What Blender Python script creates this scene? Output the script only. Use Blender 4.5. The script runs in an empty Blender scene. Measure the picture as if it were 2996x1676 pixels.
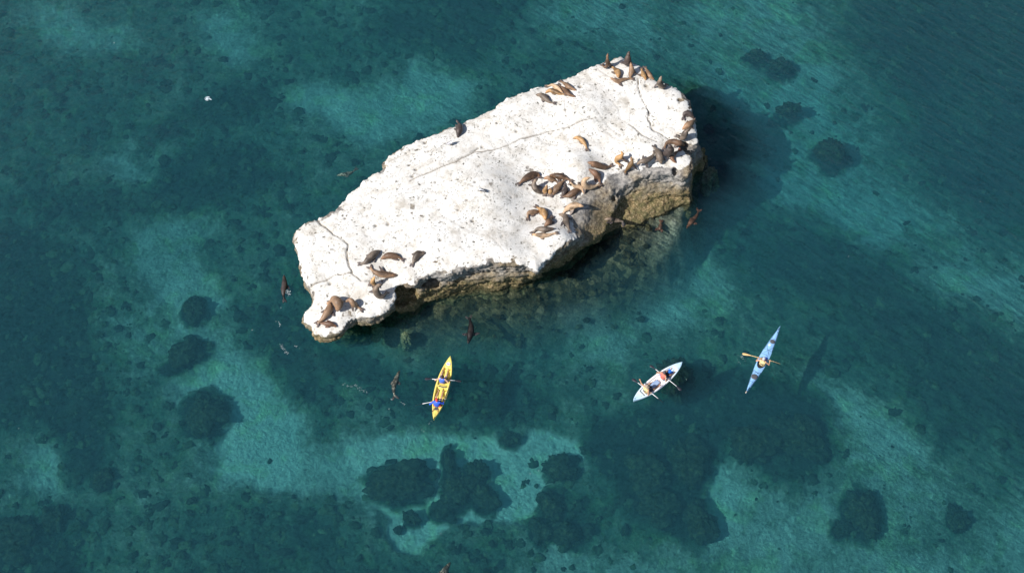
import bpy, math, random
import numpy as np
from mathutils import Vector

# ------------------------------------------------------------------ camera, sky, sun, exposure
SC = bpy.context.scene
COL = SC.collection
PW, PH = 2996.0, 1676.0
ELEV = math.radians(58.0)
DIST = 100.0
FPX = 4600.0
CAM_POS = np.array([0.0, -DIST * math.cos(ELEV), DIST * math.sin(ELEV)])
cam_d = bpy.data.cameras.new('camera')
cam = bpy.data.objects.new('camera', cam_d)
COL.objects.link(cam)
cam.location = CAM_POS.tolist()
cam.rotation_euler = (math.pi / 2 - ELEV, 0, 0)
cam_d.sensor_fit = 'HORIZONTAL'
cam_d.angle = 2 * math.atan(PW / 2 / FPX)
cam_d.clip_start = 1.0
cam_d.clip_end = 2500
SC.camera = cam
WATER_ABS, WATER_SCA = 0.195, 0.056

SUN_EL = math.radians(44)
SUN_AZ = math.radians(28)          # shadows fall towards +x, turned this much towards +y
TO_SUN = Vector((-math.cos(SUN_AZ) * math.cos(SUN_EL), -math.sin(SUN_AZ) * math.cos(SUN_EL), math.sin(SUN_EL)))
W = bpy.data.worlds.new('World')
SC.world = W
W.use_nodes = True
wn = W.node_tree.nodes
wn.clear()
sky = wn.new('ShaderNodeTexSky')
sky.sky_type = 'NISHITA'
sky.sun_disc = False
sky.sun_elevation = SUN_EL
sky.sun_rotation = math.atan2(TO_SUN.x, TO_SUN.y)
bg = wn.new('ShaderNodeBackground')
bg.inputs[1].default_value = 0.075
wo = wn.new('ShaderNodeOutputWorld')
W.node_tree.links.new(sky.outputs[0], bg.inputs[0])
W.node_tree.links.new(bg.outputs[0], wo.inputs[0])
sun_d = bpy.data.lights.new('sun', 'SUN')
sun_d.energy = 4.9
sun_d.angle = math.radians(0.5)
sun_d.color = (1.0, 0.965, 0.92)
sun = bpy.data.objects.new('sun', sun_d)
COL.objects.link(sun)
sun.rotation_euler = TO_SUN.to_track_quat('Z', 'Y').to_euler()
sun.location = (TO_SUN * 60).to_tuple()
SC.view_settings.view_transform = 'Standard'
SC.view_settings.look = 'None'
SC.view_settings.exposure = 0.3
SC.view_settings.gamma = 1.0
SC.view_settings.use_curve_mapping = False
SC.render.engine = 'CYCLES'
SC.cycles.use_denoising = True
SC.cycles.max_bounces = 6
SC.cycles.diffuse_bounces = 2
SC.cycles.glossy_bounces = 2
SC.cycles.transmission_bounces = 2
SC.cycles.transparent_max_bounces = 12
SC.cycles.volume_bounces = 0
SC.cycles.caustics_reflective = False
SC.cycles.caustics_refractive = False

# ------------------------------------------------------------------ helpers: picture to place
_ct, _st = math.cos(math.pi / 2 - ELEV), math.sin(math.pi / 2 - ELEV)


def ray(px, py):
    px = np.asarray(px, float)
    py = np.asarray(py, float)
    x = (px - PW / 2) / FPX
    y = -(py - PH / 2) / FPX
    z = -np.ones_like(x)
    return np.stack([x, y * _ct - z * _st, y * _st + z * _ct], -1)


def at(px, py, z=0.0):
    """the world point at height z seen at photograph pixel (px, py)"""
    d = ray(px, py)
    t = (np.asarray(z, float) - CAM_POS[2]) / d[..., 2]
    return CAM_POS + d * t[..., None]


def hsh(ix, iy, iz, seed):
    h = (ix * 374761393 + iy * 668265263 + iz * 2147483647 + seed * 974634777) & 0xFFFFFFFF
    h = ((h ^ (h >> 13)) * 1274126177) & 0xFFFFFFFF
    h = ((h ^ (h >> 16)) * 2246822519) & 0xFFFFFFFF
    return ((h ^ (h >> 15)) & 0xFFFFFF) / float(0xFFFFFF)


def vnoise(p, seed=0):
    """value noise in -1..1 at points p (n,2) or (n,3)"""
    p = np.asarray(p, float)
    if p.shape[-1] == 2:
        p = np.concatenate([p, np.zeros(p.shape[:-1] + (1,)) + 0.37], -1)
    i = np.floor(p).astype(np.int64)
    f = p - i
    f = f * f * (3 - 2 * f)
    out = 0
    for dx in (0, 1):
        wx = f[..., 0] if dx else 1 - f[..., 0]
        for dy in (0, 1):
            wy = f[..., 1] if dy else 1 - f[..., 1]
            for dz in (0, 1):
                wz = f[..., 2] if dz else 1 - f[..., 2]
                out = out + wx * wy * wz * hsh(i[..., 0] + dx, i[..., 1] + dy, i[..., 2] + dz, seed)
    return out * 2 - 1


def fbm(p, seed=0, octv=4, gain=0.5, lac=2.03):
    p = np.asarray(p, float)
    a, s, tot = 1.0, 0, 0
    for k in range(octv):
        s = s + a * vnoise(p * lac ** k + k * 17.3, seed + k)
        tot += a
        a *= gain
    return s / tot


def smooth(a, b, x):
    t = np.clip((x - a) / (b - a), 0, 1)
    return t * t * (3 - 2 * t)


def poly_sdf(P, poly):
    """signed distance (negative inside) of points P (n,2) to polygon (m,2)"""
    P = np.asarray(P, float)
    poly = np.asarray(poly, float)
    d = np.full(len(P), 1e9)
    inside = np.zeros(len(P), bool)
    n = len(poly)
    for i in range(n):
        a, b = poly[i], poly[(i + 1) % n]
        e = b - a
        w = P - a
        t = np.clip((w @ e) / max(e @ e, 1e-12), 0, 1)
        q = w - t[:, None] * e
        d = np.minimum(d, (q * q).sum(1))
        c = (a[1] > P[:, 1]) != (b[1] > P[:, 1])
        if c.any():
            xi = a[0] + (P[:, 1] - a[1]) / (b[1] - a[1] + 1e-30) * (b[0] - a[0])
            inside ^= c & (P[:, 0] < xi)
    d = np.sqrt(d)
    return np.where(inside, -d, d)


def line_dist(P, line):
    P = np.asarray(P, float)
    d = np.full(len(P), 1e9)
    for a, b in zip(line[:-1], line[1:]):
        e = b - a
        w = P - a
        t = np.clip((w @ e) / max(e @ e, 1e-12), 0, 1)
        q = w - t[:, None] * e
        d = np.minimum(d, (q * q).sum(1))
    return np.sqrt(d)


def new_mesh(name, V, F, smooth_shade=True, mat=None):
    V = np.asarray(V, np.float32)
    me = bpy.data.meshes.new(name)
    if isinstance(F, np.ndarray):
        k = F.shape[1]
        me.vertices.add(len(V))
        me.vertices.foreach_set('co', V.ravel())
        me.loops.add(F.size)
        me.loops.foreach_set('vertex_index', F.astype(np.int32).ravel())
        me.polygons.add(len(F))
        me.polygons.foreach_set('loop_start', np.arange(0, F.size, k, dtype=np.int32))
        me.polygons.foreach_set('loop_total', np.full(len(F), k, np.int32))
        me.update(calc_edges=True)
    else:
        me.from_pydata(V.tolist(), [], F)
        me.update()
    if smooth_shade:
        me.polygons.foreach_set('use_smooth', np.ones(len(me.polygons), bool))
    if mat is not None:
        me.materials.append(mat)
    return me


def obj(name, me, parent=None, label=None, cat=None, group=None, kind=None, loc=None, rz=None):
    o = bpy.data.objects.new(name, me)
    COL.objects.link(o)
    if parent is not None:
        o.parent = parent
    if label:
        o['label'] = label
    if cat:
        o['category'] = cat
    if group:
        o['group'] = group
    if kind:
        o['kind'] = kind
    if loc is not None:
        o.location = [float(v) for v in loc]
    if rz is not None:
        o.rotation_euler = (0, 0, rz)
    return o


def add_attr(me, name, arr):
    arr = np.asarray(arr, np.float32)
    if arr.ndim == 1:
        a = me.attributes.new(name, 'FLOAT', 'POINT')
        a.data.foreach_set('value', arr)
    else:
        a = me.attributes.new(name, 'FLOAT_COLOR', 'POINT')
        c = np.ones((len(arr), 4), np.float32)
        c[:, :3] = arr
        a.data.foreach_set('color', c.ravel())


def surface_net(F, org, h):
    """quads round the zero level of the field F on a regular grid"""
    S = F < 0
    nx, ny, nz = F.shape
    cnt = np.zeros((nx - 1, ny - 1, nz - 1), np.int8)
    corners = [(a, b, c) for a in (0, 1) for b in (0, 1) for c in (0, 1)]
    for a, b, c in corners:
        cnt += S[a:nx - 1 + a, b:ny - 1 + b, c:nz - 1 + c]
    act = (cnt > 0) & (cnt < 8)
    idx = np.argwhere(act)
    ids = np.full(act.shape, -1, np.int64)
    ids[act] = np.arange(len(idx))
    vals = {c: F[idx[:, 0] + c[0], idx[:, 1] + c[1], idx[:, 2] + c[2]] for c in corners}
    acc = np.zeros((len(idx), 3))
    n = np.zeros(len(idx))
    for c in corners:
        for ax in range(3):
            if c[ax] == 0:
                c2 = list(c)
                c2[ax] = 1
                c2 = tuple(c2)
                va, vb = vals[c], vals[c2]
                m = (va < 0) != (vb < 0)
                t = np.where(m, va / (va - vb + 1e-20), 0)
                p = np.array(c, float)[None, :].repeat(len(idx), 0)
                p[:, ax] += t
                acc += p * m[:, None]
                n += m
    V = (idx + acc / n[:, None]) * h + org
    Fs = []
    for ax in range(3):
        o1, o2 = (ax + 1) % 3, (ax + 2) % 3
        sl0 = [slice(None)] * 3
        sl1 = [slice(None)] * 3
        sl0[ax] = slice(0, -1)
        sl1[ax] = slice(1, None)
        A, B = S[tuple(sl0)], S[tuple(sl1)]
        e = np.argwhere(A != B)
        ok = (e[:, o1] > 0) & (e[:, o2] > 0) & (e[:, o1] < F.shape[o1] - 1) & (e[:, o2] < F.shape[o2] - 1)
        e = e[ok]
        sg = A[e[:, 0], e[:, 1], e[:, 2]]
        q = []
        for d1, d2 in ((1, 1), (0, 1), (0, 0), (1, 0)):
            c = e.copy()
            c[:, o1] -= d1
            c[:, o2] -= d2
            q.append(ids[c[:, 0], c[:, 1], c[:, 2]])
        q = np.stack(q, 1)
        q[~sg] = q[~sg][:, ::-1]
        Fs.append(q)
    return V, np.concatenate(Fs)


def cone_body(prims, h, k=0.03):
    """one continuous skin round a set of tapered bones (a, b, ra, rb[, k])"""
    P = []
    for p in prims:
        a, b = np.asarray(p[0], float), np.asarray(p[1], float)
        P.append((a, b, p[2], p[3], p[4] if len(p) > 4 else k))
    lo = np.min([np.minimum(a - ra, b - rb) for a, b, ra, rb, _ in P], 0) - 3 * h
    hi = np.max([np.maximum(a + ra, b + rb) for a, b, ra, rb, _ in P], 0) + 3 * h
    n = np.ceil((hi - lo) / h).astype(int) + 1
    F = np.full(n, 1.0, np.float32)
    for a, b, ra, rb, kk in P:
        m = max(2.5 * h, kk * 1.05)
        l = np.minimum(a - ra, b - rb) - m
        u = np.maximum(a + ra, b + rb) + m
        i0 = np.maximum(np.floor((l - lo) / h).astype(int), 0)
        i1 = np.minimum(np.ceil((u - lo) / h).astype(int) + 1, n)
        gx, gy, gz = [lo[q] + np.arange(i0[q], i1[q]) * h for q in range(3)]
        X = gx[:, None, None] - a[0]
        Y = gy[None, :, None] - a[1]
        Z = gz[None, None, :] - a[2]
        e = b - a
        L2 = max(e @ e, 1e-9)
        t = np.clip((X * e[0] + Y * e[1] + Z * e[2]) / L2, 0, 1)
        d = np.sqrt((X - t * e[0]) ** 2 + (Y - t * e[1]) ** 2 + (Z - t * e[2]) ** 2) - (ra + (rb - ra) * t)
        sl = tuple(slice(i0[q], i1[q]) for q in range(3))
        f = F[sl]
        if kk > 0:
            hh = np.clip(0.5 + 0.5 * (f - d) / kk, 0, 1)
            F[sl] = f * (1 - hh) + d * hh - kk * hh * (1 - hh)
        else:
            F[sl] = np.minimum(f, d)
    return surface_net(F, lo, h)


# ------------------------------------------------------------------ materials
class Mat:
    def __init__(self, name):
        self.m = bpy.data.materials.new(name)
        self.m.use_nodes = True
        self.t = self.m.node_tree
        self.t.nodes.clear()
        self.out = self.t.nodes.new('ShaderNodeOutputMaterial')

    def n(self, typ, **kw):
        nd = self.t.nodes.new(typ)
        for k_, v in kw.items():
            if k_.startswith('i_'):
                key = k_[2:].replace('_', ' ')
                key = int(key) if key.isdigit() else key
                s = nd.inputs[key]
                if hasattr(v, 'is_output'):
                    self.t.links.new(v, s)
                else:
                    s.default_value = v
            else:
                setattr(nd, k_, v)
        return nd

    def link(self, a, b):
        self.t.links.new(a, b)

    def ramp(self, fac, stops, interp='LINEAR'):
        nd = self.t.nodes.new('ShaderNodeValToRGB')
        nd.color_ramp.interpolation = interp
        el = nd.color_ramp.elements
        while len(el) > 1:
            el.remove(el[-1])
        el[0].position, el[0].color = stops[0][0], tuple(stops[0][1]) + (1,)
        for p, c in stops[1:]:
            e = el.new(p)
            e.color = tuple(c) + (1,)
        self.link(fac, nd.inputs[0])
        return nd.outputs[0]

    def math(self, op, a, b=None, clamp=False):
        nd = self.t.nodes.new('ShaderNodeMath')
        nd.operation = op
        nd.use_clamp = clamp
        for i, v in enumerate((a, b)):
            if v is None:
                continue
            if hasattr(v, 'is_output'):
                self.link(v, nd.inputs[i])
            else:
                nd.inputs[i].default_value = v
        return nd.outputs[0]

    def mix(self, fac, a, b, mode='MIX'):
        nd = self.t.nodes.new('ShaderNodeMix')
        nd.data_type = 'RGBA'
        nd.blend_type = mode
        for s, v in ((nd.inputs[0], fac), (nd.inputs[6], a), (nd.inputs[7], b)):
            if hasattr(v, 'is_output'):
                self.link(v, s)
            elif isinstance(v, (tuple, list)):
                s.default_value = tuple(v) + (1,) if len(v) == 3 else v
            else:
                s.default_value = v
        return nd.outputs[2]

    def noise(self, vec, scale, detail=4, rough=0.55, dist=0.0, typ='FBM'):
        nd = self.t.nodes.new('ShaderNodeTexNoise')
        nd.noise_type = typ
        nd.inputs['Scale'].default_value = scale
        nd.inputs['Detail'].default_value = detail
        nd.inputs['Roughness'].default_value = rough
        nd.inputs['Distortion'].default_value = dist
        if vec is not None:
            self.link(vec, nd.inputs['Vector'])
        return nd.outputs[0]

    def bsdf(self, col, rough=0.6, bump=None, bstr=0.3, bdist=0.02, spec=0.5, **kw):
        b = self.t.nodes.new('ShaderNodeBsdfPrincipled')
        for key, v in (('Base Color', col), ('Roughness', rough), ('Specular IOR Level', spec)):
            if hasattr(v, 'is_output'):
                self.link(v, b.inputs[key])
            elif isinstance(v, (tuple, list)):
                b.inputs[key].default_value = tuple(v) + (1,)
            else:
                b.inputs[key].default_value = v
        for k_, v in kw.items():
            b.inputs[k_].default_value = v
        if bump is not None:
            bn = self.t.nodes.new('ShaderNodeBump')
            bn.inputs['Strength'].default_value = bstr
            bn.inputs['Distance'].default_value = bdist
            self.link(bump, bn.inputs['Height'])
            self.link(bn.outputs[0], b.inputs['Normal'])
        self.link(b.outputs[0], self.out.inputs['Surface'])
        return b


def plain(name, col, rough=0.5, var=0.12, scale=9.0, spec=0.5, **kw):
    """a paint, cloth or plastic with a little uneven wear in it"""
    M = Mat(name)
    tc = M.n('ShaderNodeTexCoord').outputs['Object']
    nz = M.noise(tc, scale, 4, 0.6)
    dark = tuple(c * (1 - var) for c in col)
    lite = tuple(min(1, c * (1 + var * 0.6)) for c in col)
    c = M.ramp(nz, [(0.3, dark), (0.7, lite)])
    M.bsdf(c, rough, nz, 0.12, 0.01, spec, **kw)
    return M.m

# ------------------------------------------------------------------ the rock: shape
H_CTRL = [(1800, 180, 3.6), (1990, 300, 3.55), (2020, 400, 3.4), (1700, 300, 3.6), (1500, 300, 3.4), (1300, 400, 3.2), (1120, 480, 3.0),
          (1400, 550, 3.45), (1700, 480, 3.55), (1900, 430, 3.45), (1975, 470, 3.05), (1860, 484, 3.2), (1780, 520, 3.15), (1720, 600, 3.15),
          (1650, 690, 3.2), (1728, 640, 1.8), (1742, 600, 2.15), (1765, 560, 2.5), (1698, 672, 2.8), (1718, 688, 1.3), (1738, 684, 0.8), (1757, 672, 0.75), (1776, 652, 0.95), (1790, 622, 1.35), (1802, 585, 1.8), (1818, 550, 2.3), (1765, 620, 1.5), (1712, 610, 3.0), (1735, 560, 3.05), (1440, 750, 3.15), (1300, 700, 3.2), (1200, 600, 3.05), (1000, 600, 2.8), (880, 660, 2.55), (900, 800, 2.45),
          (1050, 720, 2.8), (1060, 780, 2.65), (1200, 780, 2.75), (1300, 770, 3.0), (1130, 850, 2.15), (950, 880, 2.1), (950, 960, 1.85),
          (1060, 910, 1.9)]
_hc = np.array(H_CTRL, float)
_hxy = at(_hc[:, 0], _hc[:, 1], _hc[:, 2])[:, :2]


def H_rock(xy):
    xy = np.asarray(xy, float).reshape(-1, 2)
    d2 = ((xy[:, None, :] - _hxy[None]) ** 2).sum(-1)
    w = 1.0 / (d2 + 0.6) ** 1.7
    return (w * _hc[:, 2]).sum(1) / w.sum(1)


def on_rock(px, py, h=0.0):
    """point h above the rock's top seen at pixel (px, py)"""
    px = np.atleast_1d(np.asarray(px, float))
    py = np.atleast_1d(np.asarray(py, float))
    z = np.full(px.shape, 3.0)
    for _ in range(8):
        p = at(px, py, z + h)
        z = H_rock(p[:, :2])
    return at(px, py, z + h)


TOP = [(955, 623), (928, 638), (905, 641), (891, 651), (879, 660), (868, 670), (862, 678), (860, 692), (860, 704), (863, 713), (871, 729),
       (873, 749), (875, 763), (878, 775), (881, 791), (885, 808), (894, 825), (906, 837), (909, 853), (912, 869), (907, 884), (896, 897),
       (886, 909), (884, 918), (888, 929), (898, 942), (909, 950), (913, 962), (919, 969), (929, 970), (938, 974), (954, 975), (969, 974),
       (983, 969), (996, 964), (1006, 953), (1017, 939), (1030, 929), (1041, 924), (1050, 928), (1069, 927), (1084, 926), (1100, 916), (1123, 903),
       (1140, 890), (1150, 876), (1156, 862), (1152, 846), (1155, 832), (1170, 824), (1200, 828), (1217, 823), (1229, 808), (1253, 792), (1281, 792),
       (1312, 790), (1345, 782), (1378, 773), (1423, 762), (1463, 758), (1503, 762), (1544, 768), (1570, 782), (1584, 766), (1601, 750),
       (1627, 723), (1653, 707), (1681, 695), (1700, 689), (1720, 690), (1738, 687), (1757, 677), (1776, 655), (1790, 624), (1802, 585), (1818, 548),
       (1860, 515), (1899, 498), (1945, 494), (1976, 498), (1998, 508), (2014, 500), (2025, 482), (2029, 466), (2018, 448), (2006, 434),
       (2001, 425), (2016, 422), (2030, 418), (2040, 412), (2043, 400), (2041, 385), (2039, 373), (2036, 352), (2030, 335), (2025, 309), (2018, 290),
       (2005, 275), (1994, 262), (1977, 251), (1958, 247), (1944, 237), (1924, 231), (1912, 225), (1906, 212), (1895, 198), (1885, 189),
       (1868, 182), (1846, 175), (1828, 163), (1817, 158), (1800, 161), (1784, 170), (1769, 178), (1747, 183), (1722, 192), (1700, 205),
       (1689, 214), (1672, 217), (1660, 223), (1651, 228), (1615, 236), (1600, 245), (1567, 250), (1547, 259), (1508, 275), (1493, 280),
       (1458, 295), (1447, 311), (1419, 325), (1390, 338), (1348, 358), (1301, 373), (1280, 383), (1262, 387), (1246, 395), (1231, 404),
       (1211, 412), (1180, 424), (1153, 439), (1132, 455), (1120, 470), (1122, 488), (1114, 498), (1095, 505), (1079, 515), (1066, 523),
       (1057, 533), (1046, 541), (1031, 552), (1020, 561), (1015, 574), (1008, 583), (995, 592), (990, 600), (978, 610), (966, 613)]
TOPA = np.array(TOP, float)
TXY = on_rock(TOPA[:, 0], TOPA[:, 1])[:, :2]


def inset(poly, d):
    """move a counter-clockwise-or-not ring inwards by d"""
    p = np.asarray(poly)
    a = np.roll(p, 1, 0)
    b = np.roll(p, -1, 0)
    t = b - a
    t /= np.linalg.norm(t, axis=1)[:, None] + 1e-9
    n = np.stack([-t[:, 1], t[:, 0]], 1)
    area = 0.5 * np.sum(p[:, 0] * np.roll(p[:, 1], -1) - np.roll(p[:, 0], -1) * p[:, 1])
    return p + n * d * (1 if area > 0 else -1)


# waterline: the front as seen, the hidden back under the overhanging top
W_FRONT = [(935, 900), (960, 930), (1010, 935), (1060, 922), (1110, 905), (1150, 900), (1172, 912), (1188, 908), (1215, 906), (1231, 892),
           (1251, 874), (1312, 860), (1362, 850), (1402, 844), (1433, 844), (1480, 845), (1524, 841), (1560, 825), (1580, 803), (1600, 797),
           (1640, 776), (1680, 756), (1708, 726), (1742, 690), (1782, 676), (1815, 668), (1850, 655), (1885, 645), (1930, 622), (1975, 600), (2020, 596), (2026, 585),
           (2022, 560), (2020, 535), (2028, 515), (2040, 505), (2058, 498), (2066, 482), (2062, 455), (2062, 440)]
back_i = [i for i, p in enumerate(TOP)]
i0 = TOP.index((2039, 373))
i1 = TOP.index((906, 837))
ring = list(range(i0, len(TOP))) + list(range(0, i1 + 1))
TIN = inset(TXY, 0.55)
wf = np.array(W_FRONT, float)
WXY = np.concatenate([at(wf[:, 0], wf[:, 1], 0.0)[:, :2], TIN[ring]])

VOX = 0.075
lo = np.array([TXY[:, 0].min() - 3.2, min(TXY[:, 1].min(), WXY[:, 1].min()) - 3.2, -5.2])
hi = np.array([max(TXY[:, 0].max(), WXY[:, 0].max()) + 3.2, TXY[:, 1].max() + 2.5, 4.3])
nn = np.ceil((hi - lo) / VOX).astype(int)
gx = lo[0] + np.arange(nn[0]) * VOX
gy = lo[1] + np.arange(nn[1]) * VOX
gz = lo[2] + np.arange(nn[2]) * VOX
GX, GY = np.meshgrid(gx, gy, indexing='ij')
G2 = np.stack([GX.ravel(), GY.ravel()], 1)
warp = np.stack([fbm(G2 * 0.9, 5, 3), fbm(G2 * 0.9, 9, 3)], 1) * 0.16
sT = poly_sdf(G2 + warp * 0.35, TXY)
sW = poly_sdf(G2 + warp * 1.6, WXY)
HH = H_rock(G2)
HH = HH + 0.07 * fbm(G2 * 0.35, 21, 3) + 0.025 * fbm(G2 * 1.6, 22, 3)
# the top rounds off towards its rim
HH = HH - 0.22 * np.clip(1 + sT / 0.9, 0, 1) ** 2.2
# shoulders on the weathered south side sag
shp = np.array([(1712, 690), (1690, 600), (1740, 520), (1840, 478), (1960, 470), (2040, 470), (2050, 540), (1900, 560), (1780, 600)], float)
shxy = at(shp[:, 0], shp[:, 1], 3.1)[:, :2]
sS = poly_sdf(G2, shxy)
HH = HH - 0.40 * smooth(0.5, -1.3, sS) * (0.7 + 0.5 * fbm(G2 * 1.1, 31, 3))
shape2 = (nn[0], nn[1])
sT2 = sT.reshape(shape2).astype(np.float32)
sW2 = sW.reshape(shape2).astype(np.float32)
H2 = HH.reshape(shape2).astype(np.float32)
F3 = np.empty(tuple(nn), np.float32)
_fl = at(np.array([1170, 1350, 1600, 1800, 1960, 2060, 2060, 1960, 1850, 1600, 1350, 1200.]), np.array([930, 870, 810, 690, 610, 560, 700, 760, 860, 960, 960, 960.]), 0)[:, :2]
flare = smooth(2.5, -0.5, poly_sdf(G2, _fl)).reshape(shape2).astype(np.float32)
bulge = fbm(G2 * 0.55, 41, 3).reshape(shape2).astype(np.float32)
for k_, z in enumerate(gz):
    # level sets: flared foot, waterline, waist, top
    zt = H2 - 0.75
    f = np.clip(z / np.maximum(zt, 0.3), 0, 1)
    if z < 0:
        side = sW2 + 0.10 * (-z) - flare * (0.38 * (-z) + 0.25 * np.maximum(-z - 1.5, 0))
    else:
        waist = 0.10 * np.sin(np.pi * np.clip(f, 0, 1)) * (0.6 + 1.6 * bulge)
        side = sW2 * (1 - f) + sT2 * f + waist
        ledge = 0.09 * np.tanh(6 * np.sin(z * 4.4 + bulge * 2.2))
        side = side + ledge * np.sin(np.pi * np.clip(f * 0.9, 0, 1))
    top = (z - H2) * 0.95
    kk = 0.22
    hm = np.clip(0.5 - 0.5 * (side - top) / kk, 0, 1)
    F3[:, :, k_] = side * (1 - hm) + top * hm + kk * hm * (1 - hm)


def carve(cx, cy, cz, rx, ry, rz, a=0.0):
    i0_ = [max(int((c - r * 1.5 - l) / VOX), 0) for c, r, l in zip((cx, cy, cz), (max(rx, ry),) * 2 + (rz,), lo)]
    i1_ = [min(int((c + r * 1.5 - l) / VOX) + 1, n_) for c, r, l, n_ in zip((cx, cy, cz), (max(rx, ry),) * 2 + (rz,), lo, nn)]
    X, Y, Z = np.meshgrid(gx[i0_[0]:i1_[0]], gy[i0_[1]:i1_[1]], gz[i0_[2]:i1_[2]], indexing='ij')
    X, Y, Z = X - cx, Y - cy, Z - cz
    ca, sa = math.cos(a), math.sin(a)
    X, Y = X * ca + Y * sa, -X * sa + Y * ca
    d = (np.sqrt((X / rx) ** 2 + (Y / ry) ** 2 + (Z / rz) ** 2) - 1) * min(rx, ry, rz)
    sl = tuple(slice(a_, b_) for a_, b_ in zip(i0_, i1_))
    F3[sl] = np.maximum(F3[sl], -d)


# caves and bedding slits of the south face
for (px, py, z, rx, ry, rz, a) in [(1176, 868, 1.15, 0.75, 1.0, 0.95, 0.2), (1205, 858, 1.2, 0.55, 0.9, 0.75, 0.4), (1262, 822, 1.55, 0.42, 0.8, 0.55, 0.1),
                                   (1240, 818, 1.5, 0.35, 0.6, 0.4, 0.1), (1276, 826, 1.4, 0.3, 0.5, 0.35, 0.0)]:
    p = at(px, py, z)
    carve(p[0], p[1], p[2], rx, ry, rz, a)
for (ax, ay, bx, by, z, w, dp) in [(1352, 832, 1432, 796, 1.75, 0.10, 0.55), (1360, 818, 1428, 790, 2.0, 0.06, 0.5), (1432, 795, 1560, 788, 1.95, 0.045, 0.45), (1216, 846, 1262, 838, 1.1, 0.07, 0.5),
                                   (1548, 803, 1566, 800, 1.5, 0.13, 0.4), (1484, 784, 1500, 780, 2.2, 0.06, 0.3), (1440, 784, 1456, 780, 2.15, 0.07, 0.35)]:
    n_ = max(int(math.hypot(bx - ax, by - ay) / 9), 2)
    for q in range(n_ + 1):
        p = at(ax + (bx - ax) * q / n_, ay + (by - ay) * q / n_, z)
        carve(p[0], p[1] + 0.1, p[2], 0.17, dp, w * (0.75 + 0.5 * random.Random(q * 7 + ax).random()), 0)
# crevice between the top slab and the broken corner block
for (ax, ay, bx, by) in [(2001, 426, 2035, 440)]:
    for q in range(9):
        p = at(ax + (bx - ax) * q / 8, ay + (by - ay) * q / 8, 2.9)
        carve(p[0], p[1] - 0.15, p[2] - 0.1, 0.34, 0.30, 0.85, -0.3)
for (px, py, z, r) in [(1795, 583, 1.6, 0.2), (1812, 570, 1.7, 0.18), (1772, 628, 1.0, 0.25), (1762, 640, 0.8, 0.25), (1975, 502, 2.5, 0.25), (2003, 500, 2.4, 0.2)]:
    p = at(px, py, z)
    carve(p[0], p[1], p[2], r, r * 1.3, r * 1.1, 0.4)

RV, RF = surface_net(F3, lo, VOX)
del F3


def vnormals(V, F):
    fn = np.cross(V[F[:, 2]] - V[F[:, 0]], V[F[:, 3]] - V[F[:, 1]])
    N = np.zeros_like(V)
    for j in range(4):
        np.add.at(N, F[:, j], fn)
    return N / (np.linalg.norm(N, axis=1)[:, None] + 1e-12)


RN = vnormals(RV, RF)
Hv = H_rock(RV[:, :2])
topness = smooth(0.55, 0.85, RN[:, 2]) * smooth(-0.75, -0.35, RV[:, 2] - Hv)
sideness = 1 - topness
rough = fbm(RV * np.array([1.3, 1.3, 2.3]), 51, 5, 0.62)
ridg = 1 - 2 * np.abs(fbm(RV * np.array([0.8, 0.8, 1.7]), 61, 4, 0.6))
fine = fbm(RV * 5.5, 71, 3, 0.7)
disp = sideness * (0.20 * rough + 0.13 * ridg - 0.05 + 0.11 * fine) + topness * (0.014 * fine + 0.03 * fbm(RV * 0.9, 77, 3))
RV = RV + RN * disp[:, None]

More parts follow.
